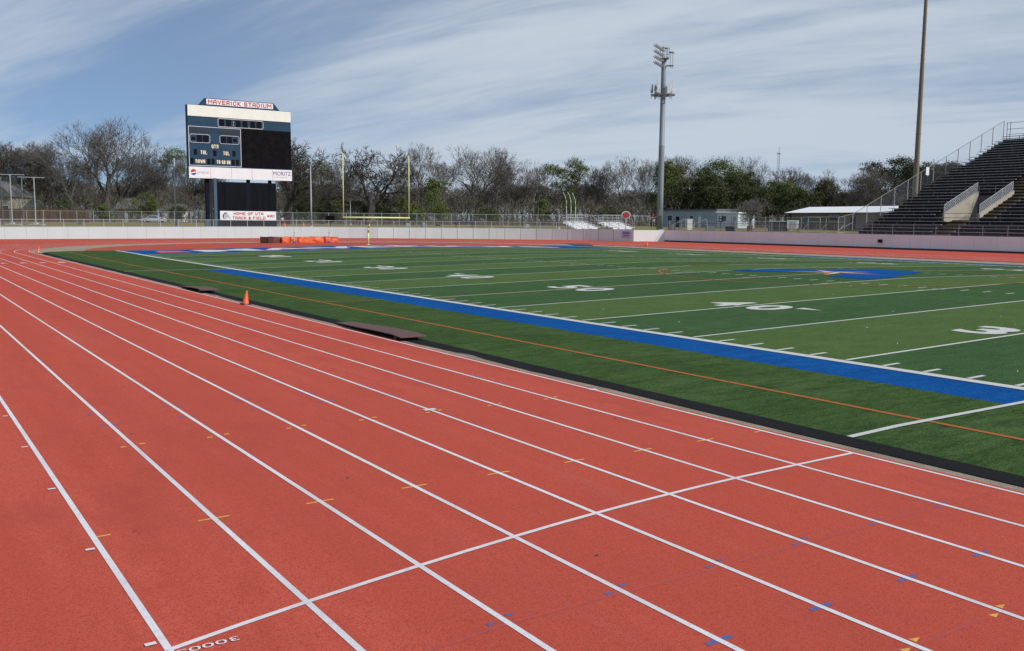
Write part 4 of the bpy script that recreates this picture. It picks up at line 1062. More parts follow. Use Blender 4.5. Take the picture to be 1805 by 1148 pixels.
# small aluminium bleachers
def small_bleacher(label, x0, x1, y):
    w = (x1 - x0); t = thing('small_bleacher', label, 'bleacher', ((x0 + x1) / 2, y, GZ - .1), group='small aluminium bleachers behind the wall')
    for i in range(5):
        yy = -1.6 + i * .72; z = .42 + i * .22
        mb = MB(); mb.b2((-w / 2, yy, z), (w / 2, yy + .27, z + .05)); mb.build('seat', M['alu'], t)
        mb = MB(); mb.b2((-w / 2, yy + .3, z - .30), (w / 2, yy + .66, z - .26)); mb.b2((-w / 2, yy + .66, z - .26), (w / 2, yy + .69, z + .04)); mb.build('foot_board', M['alu'], t)
    for sx in (-1, -.33, .33, 1):
        mb = MB(); x = sx * (w / 2 - .1)
        mb.tube((x, -1.7, .04), (x, 2.1, .04), .035, None, 6); mb.tube((x, -1.5, .1), (x, 2.0, 1.3), .035, None, 6)
        for i in range(5): mb.tube((x, -1.5 + i * .72, 0), (x, -1.5 + i * .72, .42 + i * .22), .03, None, 6)
        mb.build('frame', M['galv_dark'], t)
    mb = MB(); yb = 2.0
    for z in (1.55, 2.0, 2.5): mb.tube((-w / 2, yb, z), (w / 2, yb, z), .035, None, 6)
    k = 0
    while k <= 5: x = -w / 2 + w * k / 5; mb.tube((x, yb, 0), (x, yb, 2.5), .035, None, 6); k += 1
    for sx in (-1, 1):
        x = sx * w / 2
        mb.path([Vector((x, yb, 2.5)), Vector((x, .9, 2.5)), Vector((x, -.9, 1.7)), Vector((x, -.9, .8))], .035, 6); mb.tube((x, .9, 2.5), (x, .9, 1.0), .03, None, 6); mb.tube((x, yb, 1.9), (x, -.6, 1.4), .025, None, 6)
    mb.build('guard_rail', M['galv'], t)
    mb = MB(); mb.add([(-w / 2, yb + .04, 1.45), (w / 2, yb + .04, 1.45), (w / 2, yb + .04, 2.5), (-w / 2, yb + .04, 2.5)], [(0, 1, 2, 3)]); mb.build('guard_mesh', M['mesh_stand'], t)
small_bleacher('small white aluminium bleacher, left one of the pair behind the curving panel wall', 76.3, 81.3, 89.6)
small_bleacher('small white aluminium bleacher, right one of the pair beside the red fan sign', 83.2, 88.2, 88.8)
tb = thing('small_bleacher', 'small dark weathered bleacher standing left of the big grandstand', 'bleacher', bearing(1450, 128, GZ), rz=math.radians(-70), group=None)
for i in range(4):
    mb = MB(); mb.b2((-2.6, -1.2 + i * .62, .40 + i * .24), (2.6, -.94 + i * .62, .45 + i * .24)); mb.build('seat', M['galv_dark'], tb)
mb = MB()
for x in (-2.5, 0, 2.5):
    mb.tube((x, -1.2, .04), (x, 1.4, .04), .035, None, 6); mb.tube((x, -1.1, .3), (x, 1.3, 1.2), .035, None, 6); mb.tube((x, 1.35, 0), (x, 1.35, 2.2), .035, None, 6)
for z in (1.5, 2.2): mb.tube((-2.6, 1.35, z), (2.6, 1.35, z), .035, None, 6)
mb.build('frame', M['galv'], tb)

# throwing cage posts (left)
tc = thing('throwing_cage', 'tall grey posts with crossbars and netting of a throwing cage by the cedar fence', 'throwing cage', bearing(40, 150, GZ), rz=-math.radians(34.3))
def lx(u, d=150): return (u - 40) * d / FPX
for u, uh0, uh1, z in ((22, -45, 47, 8.1), (63.5, 35, 82, 7.65)):
    mb = MB(); mb.tube((lx(u), 0, 0), (lx(u), 0, z), .085, .075, 8); mb.build('post', M['galv'], tc)
    mb = MB(); mb.tube((lx(uh0), 0, z), (lx(uh1), 0, z - .12), .06, None, 8); mb.tube((lx(u) - .3, 0, z), (lx(u), 0, z - .35), .04, None, 6); mb.tube((lx(u) + .3, 0, z), (lx(u), 0, z - .35), .04, None, 6); mb.build('crossbar', M['galv'], tc)
for u in (35, -2): mb = MB(); mb.tube((lx(u), 1.2, 0), (lx(u), 1.2, 7.7), .10, .09, 8); mb.build('post', M['galv_dark'], tc)
mb = MB(); mb.add([(lx(-45), .6, .2), (lx(35), .6, .2), (lx(35), .6, 7.6), (lx(-45), .6, 7.9)], [(0, 1, 2, 3)]); mb.build('netting', M['net'], tc)
for u in (22, 63.5): mb = MB(); mb.b2((lx(u) - 1.0, -.4, 0), (lx(u) + 1.4, .4, .12)); mb.b2((lx(u) - .3, -.3, .12), (lx(u) + .3, .3, .35)); mb.build('base', M['galv'], tc)

# cedar fence
A = bearing(-30, 176, GZ); B = bearing(158, 172, GZ)
cf = thing('cedar_fence', 'brown cedar board fence behind the grass at the far left', 'fence', A)
d = (B - A); L = d.length; d.normalize(); nn = Vector((-d.y, d.x, 0))
mb = MB(); x = 0; 
while x < L:
    w = .145; h = 2.45 + R_.uniform(-.03, .03); c = d * (x + w / 2) + Vector((0, 0, h / 2)); mb.box(c + nn * R_.uniform(-.012, .012), (w - .008, .02, h), rz=math.atan2(d.y, d.x)); x += w
mb.build('boards', M['woodfence'], cf)
mb = MB()
for z in (.4, 1.3, 2.2): mb.box(d * (L / 2) + nn * .06 + Vector((0, 0, z)), (L, .05, .09), rz=math.atan2(d.y, d.x))
mb.build('rails', M['woodfence'], cf)

# ------------------------------------------------------------------ street and car
mb = MB(); a = bearing(-300, 192); b = bearing(1200, 196); dd = (b - a).normalized(); nn = Vector((-dd.y, dd.x, 0)) * 3.2
mb.add([a - nn + Vector((0, 0, GZ + .312)), b - nn + Vector((0, 0, GZ + .312)), b + nn + Vector((0, 0, GZ + .312)), a + nn + Vector((0, 0, GZ + .312))], [(0, 1, 2, 3)])
struct(mb.build('street', M['asphalt']))
car = thing('parked_car', 'silver sedan parked beyond the grass left of the scoreboard', 'car', bearing(271, 186, GZ + .02), rz=math.atan2(dd.y, dd.x) )
prof = [(-2.25, .30), (-2.28, .62), (-2.10, .80), (-1.30, .92), (-.60, 1.36), (.55, 1.42), (1.30, 1.10), (2.05, .98), (2.25, .80), (2.25, .32)]
mb = MB(); n = len(prof); L_ = []
for sx, k in ((-.86, .0), (.86, 0)):
    pass
rows = []
for (x, z) in prof:
    ins = .0 if z < 1.0 else .16
    rows.append([(x, -.88 + ins, z), (x, .88 - ins, z)])
V_ = [p for r in rows for p in r]
F_ = [(2 * i, 2 * i + 2, 2 * i + 3, 2 * i + 1) for i in range(n - 1)] + [(2 * n - 2, 0, 1, 2 * n - 1)]
F_ += [tuple(2 * i for i in range(n)), tuple(2 * i + 1 for i in reversed(range(n)))]
mb.add(V_, F_); body = mb.build('body', M['carpaint'], car)
mb = MB()
for s in (-1, 1):
    y = s * .80
    for poly in ([(-1.1, .95), (-.58, 1.28), (-.05, 1.32), (-.05, .95)], [(.03, .95), (.03, 1.32), (.55, 1.34), (1.15, 1.05), (1.1, .95)]):
        mb.add([(x, s * (.885 - .36 * max(0, z - .93)), z) for x, z in poly], [tuple(range(len(poly)))])
mb.build('side_windows', M['glass'], car)
mb = MB(); mb.add([(-1.26, -.75, .95), (-1.26, .75, .95), (-.63, .66, 1.35), (-.63, -.66, 1.35)], [(0, 1, 2, 3)]); 
for v in range(4): mb.v[v] = (mb.v[v][0] - .03, mb.v[v][1], mb.v[v][2] + .01)
mb.build('windscreen', M['glass'], car)
for x in (-1.42, 1.42):
    for y in (-.84, .84):
        mb = MB(); mb.tube((x, y - .1, .33), (x, y + .1, .33), .33, None, 16); w = mb.build('wheel', M['tyre'], car)
        mb = MB(); s = 1 if y > 0 else -1; mb.tube((x, y + s * .1, .33), (x, y + s * .115, .33), .2, None, 12); mb.build('rim', M['galv'], w)

# ------------------------------------------------------------------ person
pb = bearing(498, 146, GZ)
person = thing('person', 'person in light blue shirt and dark shorts walking on the grass beside the scoreboard', 'person', pb, rz=math.radians(150))
def skin(name, verts, edges, radii, m, parent, root=0, sub=2):
    me = bpy.data.meshes.new(name); me.from_pydata(verts, edges, [])
    o = bpy.data.objects.new(name, me); COL.objects.link(o); o.parent = parent
    md = o.modifiers.new('s', 'SKIN'); md.use_smooth_shade = True
    for i, r in enumerate(radii): me.skin_vertices[0].data[i].radius = (r, r * .85)
    me.skin_vertices[0].data[root].use_root = True
    sd = o.modifiers.new('u', 'SUBSURF'); sd.levels = sub; sd.render_levels = sub
    dg = bpy.context.evaluated_depsgraph_get(); dg.update(); bpy.context.view_layer.update()
    dg = bpy.context.evaluated_depsgraph_get()
    nm = bpy.data.meshes.new_from_object(o.evaluated_get(dg)); o.modifiers.clear(); o.data = nm; nm.materials.clear(); nm.materials.append(m)
    for p in nm.polygons: p.use_smooth = True
    return o
V = [(0, 0, .92), (0, 0, 1.15), (0, 0, 1.38), (0, 0, 1.50), (0, 0, 1.57), (0, -.01, 1.66), (0, 0, 1.74),
     (.10, 0, .88), (.11, -.12, .50), (.11, -.05, .10), (.11, -.20, .05), (-.10, 0, .88), (-.11, .10, .50), (-.11, .22, .12), (-.11, .12, .04),
     (.18, 0, 1.40), (.24, .06, 1.14), (.24, -.06, .90), (.24, -.09, .82), (-.18, 0, 1.40), (-.26, -.04, 1.14), (-.28, -.18, .95), (-.28, -.22, .88)]
E_ = [(0, 1), (1, 2), (2, 3), (3, 4), (4, 5), (5, 6), (0, 7), (7, 8), (8, 9), (9, 10), (0, 11), (11, 12), (12, 13), (13, 14), (2, 15), (15, 16), (16, 17), (17, 18), (2, 19), (19, 20), (20, 21), (21, 22)]
Rr = [.14, .13, .14, .06, .06, .095, .07, .09, .062, .042, .035, .09, .062, .042, .035, .06, .045, .033, .025, .06, .045, .033, .025]
skin('body', V, E_, Rr, M['skin'], person)
skin('shirt', [(0, 0, .95), (0, 0, 1.18), (0, 0, 1.40), (.18, 0, 1.40), (.24, .045, 1.22), (-.18, 0, 1.40), (-.25, -.03, 1.22)], [(0, 1), (1, 2), (2, 3), (3, 4), (2, 5), (5, 6)], [.165, .155, .165, .08, .065, .08, .065], M['shirt'], person)
skin('shorts', [(0, 0, .93), (.10, 0, .86), (.112, -.09, .62), (-.10, 0, .86), (-.112, .075, .62)], [(0, 1), (1, 2), (0, 3), (3, 4)], [.16, .115, .10, .115, .10], M['shorts'], person)
bm = bmesh.new(); bmesh.ops.create_uvsphere(bm, u_segments=14, v_segments=10, radius=.105)
for v in bm.verts: v.co.z = v.co.z * 1.05 + 1.71; v.co.y += .02
me = bpy.data.meshes.new('hair'); bm.to_mesh(me); bm.free(); me.materials.append(M['hair']); o = bpy.data.objects.new('hair', me); COL.objects.link(o); o.parent = person

# ------------------------------------------------------------------ buildings
def build_box(name, label, A, B, depth, h, wallm, roofm, roof_over=.3, windows=(), doors=(), roof_t=.25, slope=0, gable=False):
    A = Vector(A); B = Vector(B); d = (B - A); L = d.length; ang = math.atan2(d.y, d.x)
    t = thing(name, label, 'building', (A.x, A.y, GZ + .28), rz=ang)
    mb = MB(); mb.b2((0, 0, -.3), (L, depth, h)); mb.build('wall', wallm, t)
    mb = MB()
    if gable:
        mb.prism([(-roof_over, h), (L + roof_over, h), (L / 2, h + slope)], (0, -roof_over, 0), (1, 0, 0), (0, 0, 1), (0, depth + 2 * roof_over, 0))
    elif slope:
        mb.prism([(-roof_over, h + .003), (depth + roof_over, h + .003), (depth / 2, h + slope)], (-roof_over, 0, 0), (0, 1, 0), (0, 0, 1), (L + 2 * roof_over, 0, 0))
    else: mb.b2((-roof_over, -roof_over, h + .003), (L + roof_over, depth + roof_over, h + roof_t))
    mb.build('roof', roofm, t)
    for x, z, w, hh in windows:
        mb = MB(); mb.b2((x - .06, -.05, z - .06), (x + w + .06, -.003, z + hh + .06)); f = mb.build('window', M['white'], t)
        mb = MB(); mb.b2((x, -.07, z), (x + w, -.053, z + hh)); mb.build('pane', M['glass'], f)
    for x, w, hh, m_ in doors:
        mb = MB(); mb.b2((x, -.06, 0), (x + w, -.003, hh)); mb.build('door', m_, t)
    return t
build_box('blue_building', 'long pale blue flat roofed building right of the floodlight tower', bearing(1168, 186, 0), bearing(1262, 172, 0), 8, 3.3, M['bluewall'], mat('dark_roof', (.10, .11, .12), .8), .3, [(1.6, 1.2, 1.4, 1.1), (8.5, 1.2, .9, 1.1)], [(4.2, 1.0, 2.1, M['navy_dk']), (11.0, .7, 2.1, M['white'])], .2)
build_box('white_annex', 'short white and pale blue annex at the right end of the blue building', bearing(1263, 172, 0), bearing(1300, 169, 0), 6, 2.7, mat('pale_wall', (.55, .62, .66), .8), M['whiteroof'], .25, [(1.0, 1.3, 1.0, .9)], [(3.0, .9, 2.1, M['bluewall'])], .2)
build_box('white_roof_building', 'low tan building with a broad white roof beside the grandstand', bearing(1395, 172, 0), bearing(1580, 150, 0), 10, 2.9, M['tanwall'], M['whiteroof'], 1.0, [(9.5, 1.5, 2.2, .9), (3, 1.1, 1.2, 1.0)], [(14.5, 1.1, 2.1, M['navy_dk'])], .3, slope=1.15)
build_box('cream_house', 'cream gabled house partly hidden behind trees at the left edge', bearing(-30, 200, 0), bearing(24, 200, 0), 9, 5.2, M['stucco'], M['shingle'], .4, [(4.4, 2.1, 1.3, 1.2)], [], gable=True, slope=3.4)
build_box('grey_roof_house', 'low house with dark green grey roof right of the cream house', bearing(22, 204, 0), bearing(55, 204, 0), 7, 2.9, M['white'], mat('green_shingle', (.07, .09, .08), .9), .3, [], [], slope=1.9)
build_box('bungalow', 'small grey roofed bungalow with white trim behind the silver car', bearing(204, 214, 0), bearing(252, 214, 0), 9, 2.9, mat('bungalow_wall', (.30, .27, .23), .9), M['shingle'], .4, [(3.2, 1.0, 1.0, 1.2)], [(2.0, .8, 2.1, M['white'])], slope=2.6)
build_box('pale_house', 'glimpse of a pale house behind bare trees between the bungalow and the scoreboard', bearing(285, 222, 0), bearing(322, 222, 0), 7, 2.8, M['white'], M['shingle'], .3, [(2, 1, .9, 1.1)], [], slope=1.6)
build_box('distant_house', 'white sided house half hidden behind the dark evergreens near the white roof', bearing(1352, 205, 0), bearing(1386, 205, 0), 7, 3.6, M['white'], M['shingle'], .3, [(2, 1.4, .9, 1.1)], [], slope=1.5)
# pump house + trailer
t = thing('white_trailer', 'small white box trailer parked in front of the low tan building', 'trailer', bearing(1397, 148, GZ), rz=math.radians(-50))
mb = MB(); mb.b2((-.9, -1.3, .45), (.9, 1.3, 1.75)); mb.build('body', M['white'], t)
for y in (-1.25,): mb = MB(); mb.b2((-.5, -1.32, .6), (.5, -1.303, 1.6)); mb.build('door', M['greyink'], t)
for x in (-.85, .85): mb = MB(); mb.tube((x - .09, 0, .3), (x + .09, 0, .3), .3, None, 14); mb.build('wheel', M['tyre'], t)
t = thing('glass_shelter', 'grey framed dugout shelter next to the white box trailer', 'shelter', bearing(1372, 148, GZ), rz=math.radians(-40))
mb = MB(); mb.b2((-1.5, .6, 0), (1.5, .7, 1.5)); mb.build('back_panel', mat('shelter_panel', (.12, .15, .17), .3), t)
mb = MB(); mb.b2((-1.6, -.7, 1.55), (1.6, .8, 1.63)); mb.build('roof', M['galv'], t)
mb = MB()
for x in (-1.5, 0, 1.5): mb.tube((x, -.6, 0), (x, -.6, 1.55), .03); mb.tube((x, .65, 0), (x, .65, 1.55), .03)
mb.build('frame', M['galv'], t)
t = thing('utility_cabinet', 'cream metal cabinet standing in front of the blue building', 'cabinet', bearing(1215, 150, GZ), rz=math.radians(-30))
mb = MB(); mb.b2((-.42, -.3, .1), (.42, .3, 1.75)); mb.build('body', M['cream'], t); mb = MB(); mb.b2((-.46, -.34, 1.752), (.46, .34, 1.83)); mb.build('cap', M['white'], t)
t = thing('scaffold_frame', 'black scoreboard like metal frame on a post in front of the blue building', 'frame', bearing(1270, 134, GZ), rz=math.radians(-34))
mb = MB(); mb.tube((0, 0, 0), (0, 0, 1.4), .07, None, 8); mb.build('post', M['navy_dk'], t)
mb = MB(); mb.b2((-.3, -.03, 1.4), (.3, .03, 1.5)); mb.b2((-.3, -.03, 1.5), (-.2, .03, 2.3)); mb.b2((.2, -.03, 1.5), (.3, .03, 2.3)); mb.b2((-.2, -.03, 1.85), (.2, .03, 1.95)); mb.build('bracket', M['navy_dk'], t)
# stair rails/hand rails by the tower
for u, d_, lab in ((1196, 148, 'sloping pipe handrail left of the cream cabinet'), (1232, 147, 'sloping pipe handrail right of the cream cabinet')):
    t = thing('handrail', lab, 'handrail', bearing(u, d_, GZ), rz=math.radians(-34))
    mb = MB(); mb.tube((-.9, 0, .9), (1.1, 0, 1.85), .04, None, 6); mb.build('rail', M['galv'], t)
    for x, z in ((-.9, .9), (1.1, 1.85)): mb = MB(); mb.tube((x, 0, 0), (x, 0, z), .04, None, 6); mb.build('post', M['galv'], t)
# equipment cluster in front of the blue building
for u, d_, w, h, mm, lab in ((1184, 150, 1.0, .9, 'shingle', 'dark equipment box beside the foot of the floodlight tower'), (1252, 146, 1.4, .8, 'galv_dark', 'low dark grey bin left of the black frame'), (1287, 144, 1.3, .7, 'navy_dk', 'low dark crate right of the black frame'), (1322, 150, .8, .8, 'mat_shade_crate', 'small brown crate in the yard right of the annex')):
    t = thing('equipment_box', lab, 'equipment box', bearing(u, d_, GZ), rz=math.radians(-34))
    mb = MB(); mb.b2((-w / 2, -.4, 0), (w / 2, .4, h)); mb.build('body', M[mm], t); mb = MB(); mb.b2((-w / 2 - .03, -.43, h + .002), (w / 2 + .03, .43, h + .06)); mb.build('lid', M['galv_dark'], t)
# distant radio mast
t = thing('radio_mast', 'thin distant lattice radio mast above the dark evergreens', 'radio mast', bearing(1368, 600, GZ))
mb = MB(); H = 46.5; r = .75
for k in range(3):
    a = 2.1 * k; mb.tube((r * math.cos(a), r * math.sin(a), 0), (r * math.cos(a), r * math.sin(a), H), .10, .08, 5)
z = 0
while z < H - 2:
    for k in range(3):
        a = 2.0944 * k; b = 2.0944 * (k + 1); mb.tube((r * math.cos(a), r * math.sin(a), z), (r * math.cos(b), r * math.sin(b), z + 2), .05, None, 4, caps=False)
    z += 2
mb.tube((0, 0, H), (0, 0, H + 3), .10, None, 5); mb.build('lattice', M['galv_dark'], t)
mb = MB(); mb.tube((-1.6, 0, H - 1.5), (1.6, 0, H - 1.5), .35, None, 6); mb.build('antenna', M['galv_dark'], t)

# ------------------------------------------------------------------ trees
def bare_tree(seed, H, spread=.55, trunk_frac=.22, r0=.35, lean=(0, 0), levels=7, gnarl=.18, up=.10, twig_r=.020, ratio=.76, stems=1):
    rnd = random.Random(seed); mb = MB(); cnt = [0]
    def tube(p, q, a, b):
        n = 7 if a > .12 else (4 if a > .045 else 3); mb.tube(p, q, a, b, n, caps=False)
    def grow(p, d, L, r, lv):
        n = 3 if lv < 3 else 2
        pts = [p]; dd = d.copy()
        r_end = max(twig_r * .6, r * .68)
        for i in range(n):
            g_ = gnarl * (.35 if lv == 0 else 1); dd = (dd + Vector((rnd.gauss(0, g_), rnd.gauss(0, g_), rnd.gauss(0, g_ * .6) + up))).normalized()
            q = pts[-1] + dd * (L / n); ra = r + (r_end - r) * i / n; rb = r + (r_end - r) * (i + 1) / n
            tube(pts[-1], q, ra, rb); pts.append(q)
            if lv >= 1 and i < n and rnd.random() < .8 and lv < levels:
                side = dd.cross(Vector((rnd.gauss(0, 1), rnd.gauss(0, 1), rnd.gauss(0, 1)))).normalized()
                nd = (dd * .55 + side * .8 + Vector((0, 0, .15))).normalized()
                grow(q, nd, L * rnd.uniform(.45, .65), max(twig_r, r_end * .45), min(levels, lv + 2))
        if lv >= levels: return
        k = 2 if rnd.random() < (.55 if lv else .2) else 3
        base = rnd.uniform(0, 6.28); a1 = dd.cross(Vector((.3, .2, .9))).normalized(); a2 = dd.cross(a1)
        for j in range(k):
            th = base + 6.283 * j / k + rnd.uniform(-.4, .4); sp = spread * rnd.uniform(.6, 1.25)
            nd = (dd * math.cos(sp) + (a1 * math.cos(th) + a2 * math.sin(th)) * math.sin(sp)).normalized()
            grow(pts[-1], nd, L * ratio * rnd.uniform(.85, 1.12), max(twig_r, r_end * (.80 if k == 2 else .7)), lv + 1)
    L0 = H * trunk_frac
    for s in range(stems):
        d0 = Vector((lean[0] + (rnd.uniform(-.3, .3) if stems > 1 else 0), lean[1] + (rnd.uniform(-.3, .3) if stems > 1 else 0), 1)).normalized()
        grow(Vector((0, 0, -.2)), d0, L0, r0, 0)
    zs = sorted(v[2] for v in mb.v); k = H / zs[int(len(zs) * .985)]; print('TREE', seed, len(mb.f))
    mb.v = [(x * k, y * k, z * k) for x, y, z in mb.v]
    return mb
def leaf_crown(seed, clumps, n_per, leaf=.30, flat=1.0):
    """clumps: list of (center, (rx,ry,rz)). leaf quads on shells"""
    rnd = random.Random(seed); mb = MB()
    for c, r in clumps:
        vol = n_per * (r[0] * r[1] * r[2]) ** (2 / 3)
        nsub = max(14, int(vol / 4.2))
        for s in range(nsub):
            # sub-clump near the surface
            d = Vector((rnd.gauss(0, 1), rnd.gauss(0, 1), rnd.gauss(0, 1) + .25)).normalized(); rr = rnd.uniform(.35, .95)
            sc_ = Vector((c[0] + d.x * r[0] * rr, c[1] + d.y * r[1] * rr, c[2] + d.z * r[2] * rr)); sr = rnd.uniform(.45, .85) * (r[0] + r[2]) * .27
            for i in range(30):
                e = Vector((rnd.gauss(0, 1), rnd.gauss(0, 1), rnd.gauss(0, .7))); p = sc_ + e * sr * .5
                a = rnd.uniform(0, 6.28); nn = Vector((rnd.gauss(0, 1), rnd.gauss(0, 1), rnd.gauss(.5, 1))).normalized()
                u = nn.cross(Vector((math.cos(a), math.sin(a), .3))).normalized(); w = nn.cross(u); s2 = leaf * rnd.uniform(.6, 1.3)
                mb.add([p - u * s2 * .5, p + w * s2 * .32, p + u * s2 * .5, p - w * s2 * .32], [(0, 1, 2, 3)])
    return mb
def mesh_of(mb, name, m):
    me = bpy.data.meshes.new(name); me.from_pydata(mb.v, [], mb.f); me.materials.append(m); me.update(); return me
BT = {}
def bt(key, mat_, **kw):
    BT[key] = mesh_of(bare_tree(**kw), 'bare_crown_' + key, M[mat_])
bt('vase', 'bark', seed=11, H=20, spread=.42, trunk_frac=.20, r0=.42, gnarl=.09, up=.10, ratio=.80, levels=7, twig_r=.021)
bt('wide', 'bark', seed=5, H=22, spread=.50, trunk_frac=.17, r0=.55, gnarl=.10, up=.08, ratio=.82, levels=7, twig_r=.022)
bt('oak', 'bark_dk', seed=23, H=14, spread=.68, trunk_frac=.20, r0=.62, gnarl=.24, up=.03, ratio=.80, levels=7, twig_r=.026)
bt('round', 'bark', seed=31, H=16, spread=.50, trunk_frac=.18, r0=.34, gnarl=.12, up=.08, ratio=.80, levels=8, twig_r=.017)
bt('tall', 'bark_lt', seed=42, H=17, spread=.36, trunk_frac=.26, r0=.26, gnarl=.12, up=.12, ratio=.78, levels=7, twig_r=.017)
bt('brushy', 'twig', seed=57, H=10, spread=.50, trunk_frac=.14, r0=.13, gnarl=.18, up=.07, ratio=.82, levels=6, stems=3, twig_r=.022)
bt('lean', 'bark', seed=66, H=15, spread=.45, trunk_frac=.30, r0=.28, gnarl=.12, up=.05, ratio=.78, levels=6, lean=(-.45, 0))
def plant_bare(key, label, u, d, h, base_h, rz=0, group='bare winter trees beyond the boundary fence', wide=1.0, cat='tree', name='bare_tree'):
    """a trunk part and a crown part"""
    t = thing(name, label, cat, bearing(u, d, GZ), rz=rz, group=group)
    me = BT[key]; o = bpy.data.objects.new('crown', me); COL.objects.link(o); o.parent = t; s = h / base_h; o.scale = (s * wide, s * wide, s)
    # root flare of the trunk as its own part
    mb = MB(); r = .045 * h * (.6 if key in ('tall', 'brushy', 'lean') else .75) * .6
    mb.lathe([(r * 1.5, -.3), (r * 1.15, .25), (r * .95, .8), (r * .9, 1.4)], n=9); mb.build('trunk', M['bark'], t, True)
    return t
B = plant_bare
B('round', 'bare tree at the very left edge above the cream house', 2, 205, 16.5, 16, 1.0)
B('oak', 'dark gnarled bare tree just right of the cream house', 32, 208, 15.8, 14, 2.0)
B('tall', 'upright bare tree behind the throwing cage crossbar', 58, 214, 17.2, 17, .5)
B('lean', 'bare tree leaning left above the cedar fence', 140, 200, 16.0, 15, -.6)
B('round', 'bare tree between the leaning tree and the throwing cage', 98, 212, 16.6, 16, 2.6)
B('wide', 'largest bare tree, spreading wide above the bungalow left of the scoreboard', 192, 214, 21.8, 22, .4)
B('vase', 'second trunk of bare crown tangled into the right side of the largest bare tree', 216, 226, 21.0, 20, 2.2)
B('tall', 'pale slim bare tree behind the end of the cedar fence', 164, 222, 14.5, 17, 2.0)
B('round', 'bare tree behind the silver car', 262, 222, 15.4, 16, 4.0)
B('tall', 'bare tree just left of the slim pale pole', 292, 226, 14.0, 17, 3.1)
B('vase', 'bare tree directly left of the scoreboard columns', 335, 214, 15.5, 20, 1.2)
B('round', 'bare tree seen under the scoreboard beside its columns', 362, 230, 14.5, 16, 5.0)
B('oak', 'dark gnarled bare oak at the right edge of the scoreboard', 503, 172, 14.5, 14, .3)
B('round', 'bare tree between the scoreboard and the second slim pole', 528, 214, 14.0, 16, 1.9)
B('vase', 'bare tree behind the second slim pole', 575, 224, 13.5, 20, 4.4)
B('oak', 'broad gnarled bare oak framed by the goal post', 651, 178, 13.8, 14, 1.3, wide=1.15)
B('round', 'bare tree just left of the framed oak', 612, 224, 13.5, 16, .8)
B('tall', 'bare tree between the framed oak and the right upright', 700, 222, 13.5, 17, .1)
B('vase', 'fan shaped bare tree just right of the goal post', 744, 205, 17.0, 20, .9, wide=1.0)
B('tall', 'bare tree right of the fan shaped tree', 782, 222, 15.2, 17, 2.9)
B('wide', 'wide dense bare tree above the dark blue bench', 838, 208, 16.2, 22, 1.9, wide=1.1)
B('vase', 'tall bare tree at the right side of the wide dense tree', 872, 216, 17.0, 20, 3.9)
B('round', 'low bare tree near the leaning bent poles', 905, 222, 13.5, 16, 2.0)
B('tall', 'slim bare tree left of the two lobed green tree', 942, 226, 14.5, 17, 4.0)
B('round', 'bare tree between the two lobed green tree and the first small bleacher', 1040, 222, 13.2, 16, 5.1)
B('vase', 'bare tree above the red fan sign', 1100, 216, 15.5, 20, .2)
B('tall', 'bare tree between the fan sign and the floodlight tower', 1136, 224, 15.0, 17, 1.4)
B('round', 'bare tree showing just right of the floodlight tower', 1206, 226, 15.8, 16, 2.4)
B('vase', 'bare tree right of the big round evergreen', 1318, 222, 15.8, 20, 3.3)
B('round', 'pale bare tree just right of the radio mast', 1392, 232, 13.8, 16, .3)
B('tall', 'bare tree right of the radio mast, above the white roof', 1440, 232, 13.2, 17, 5.4)
B('round', 'brown bare tree above the right end of the white roof', 1515, 180, 11.0, 16, 4.1)
B('vase', 'brown bare tree below the dark oak beside the tall brown pole', 1560, 176, 9.6, 20, 4.9)
B('brushy', 'reddish brown bare shrub between the annex and the white roof building', 1324, 172, 5.2, 10, .7, group='shrubs by the yard buildings', cat='shrub', name='bare_shrub')

# evergreens: crown + trunk
def evergreen(label, u, d, h, w, lm, clumps=None, seed=1, leaf=.27, trunk=.3, dens=46, base=.12, name='evergreen_tree', cat='tree', group='evergreen trees beyond the boundary fence'):
    t = thing(name, label, cat, bearing(u, d, GZ), rz=-math.radians(34.3), group=group)
    if clumps is None:
        rnd = random.Random(seed * 7 + 1); clumps = []
        for k in range(9):
            z = rnd.uniform(base + .18, .86); rr = (1 - ((z - .5) / .62) ** 2) ** .5
            clumps.append(((rnd.uniform(-.34, .34) * w * rr, rnd.uniform(-.3, .3) * w * rr, z * h), (w * .24 * rnd.uniform(.8, 1.25), w * .24, h * .15 * rnd.uniform(.8, 1.2))))
        clumps.append(((0, 0, h * .86), (w * .20, w * .2, h * .13))); clumps.append(((0, 0, h * .5), (w * .38, w * .34, h * .32)))
    mb = leaf_crown(seed, clumps, dens, leaf)
    me = mesh_of(mb, 'crown', M[lm]); o = bpy.data.objects.new('crown', me); COL.objects.link(o); o.parent = t
    mb = MB(); mb.tube((0, 0, -.3), (.2, 0, h * .45), trunk, trunk * .7, 8)
    for c, r in clumps: mb.tube((.1, 0, h * .3), c, trunk * .5, trunk * .15, 5, caps=False)
    mb.build('trunk', M['bark'], t)
    return t
G = evergreen
W = lambda px, d: px * d / FPX
G('bright topped evergreen rising left of the scoreboard behind bare trees', 310, 226, 17.6, 7, 'leaf_bright', [((0, 0, 15.9), (3.2, 3, 1.9)), ((-2.2, 0, 14.2), (2.2, 2, 1.5)), ((1.5, 0, 12.5), (2, 2, 1.5))], 3)
G('olive evergreen top behind the second slim pole', 562, 224, 15.0, 7, 'leaf_mid', [((.9, 0, 13.6), (2.7, 2.4, 1.6)), ((-3.2, 0, 13.6), (2.6, 2.4, 1.4)), ((0, 0, 11.2), (4, 3, 1.8))], 4)
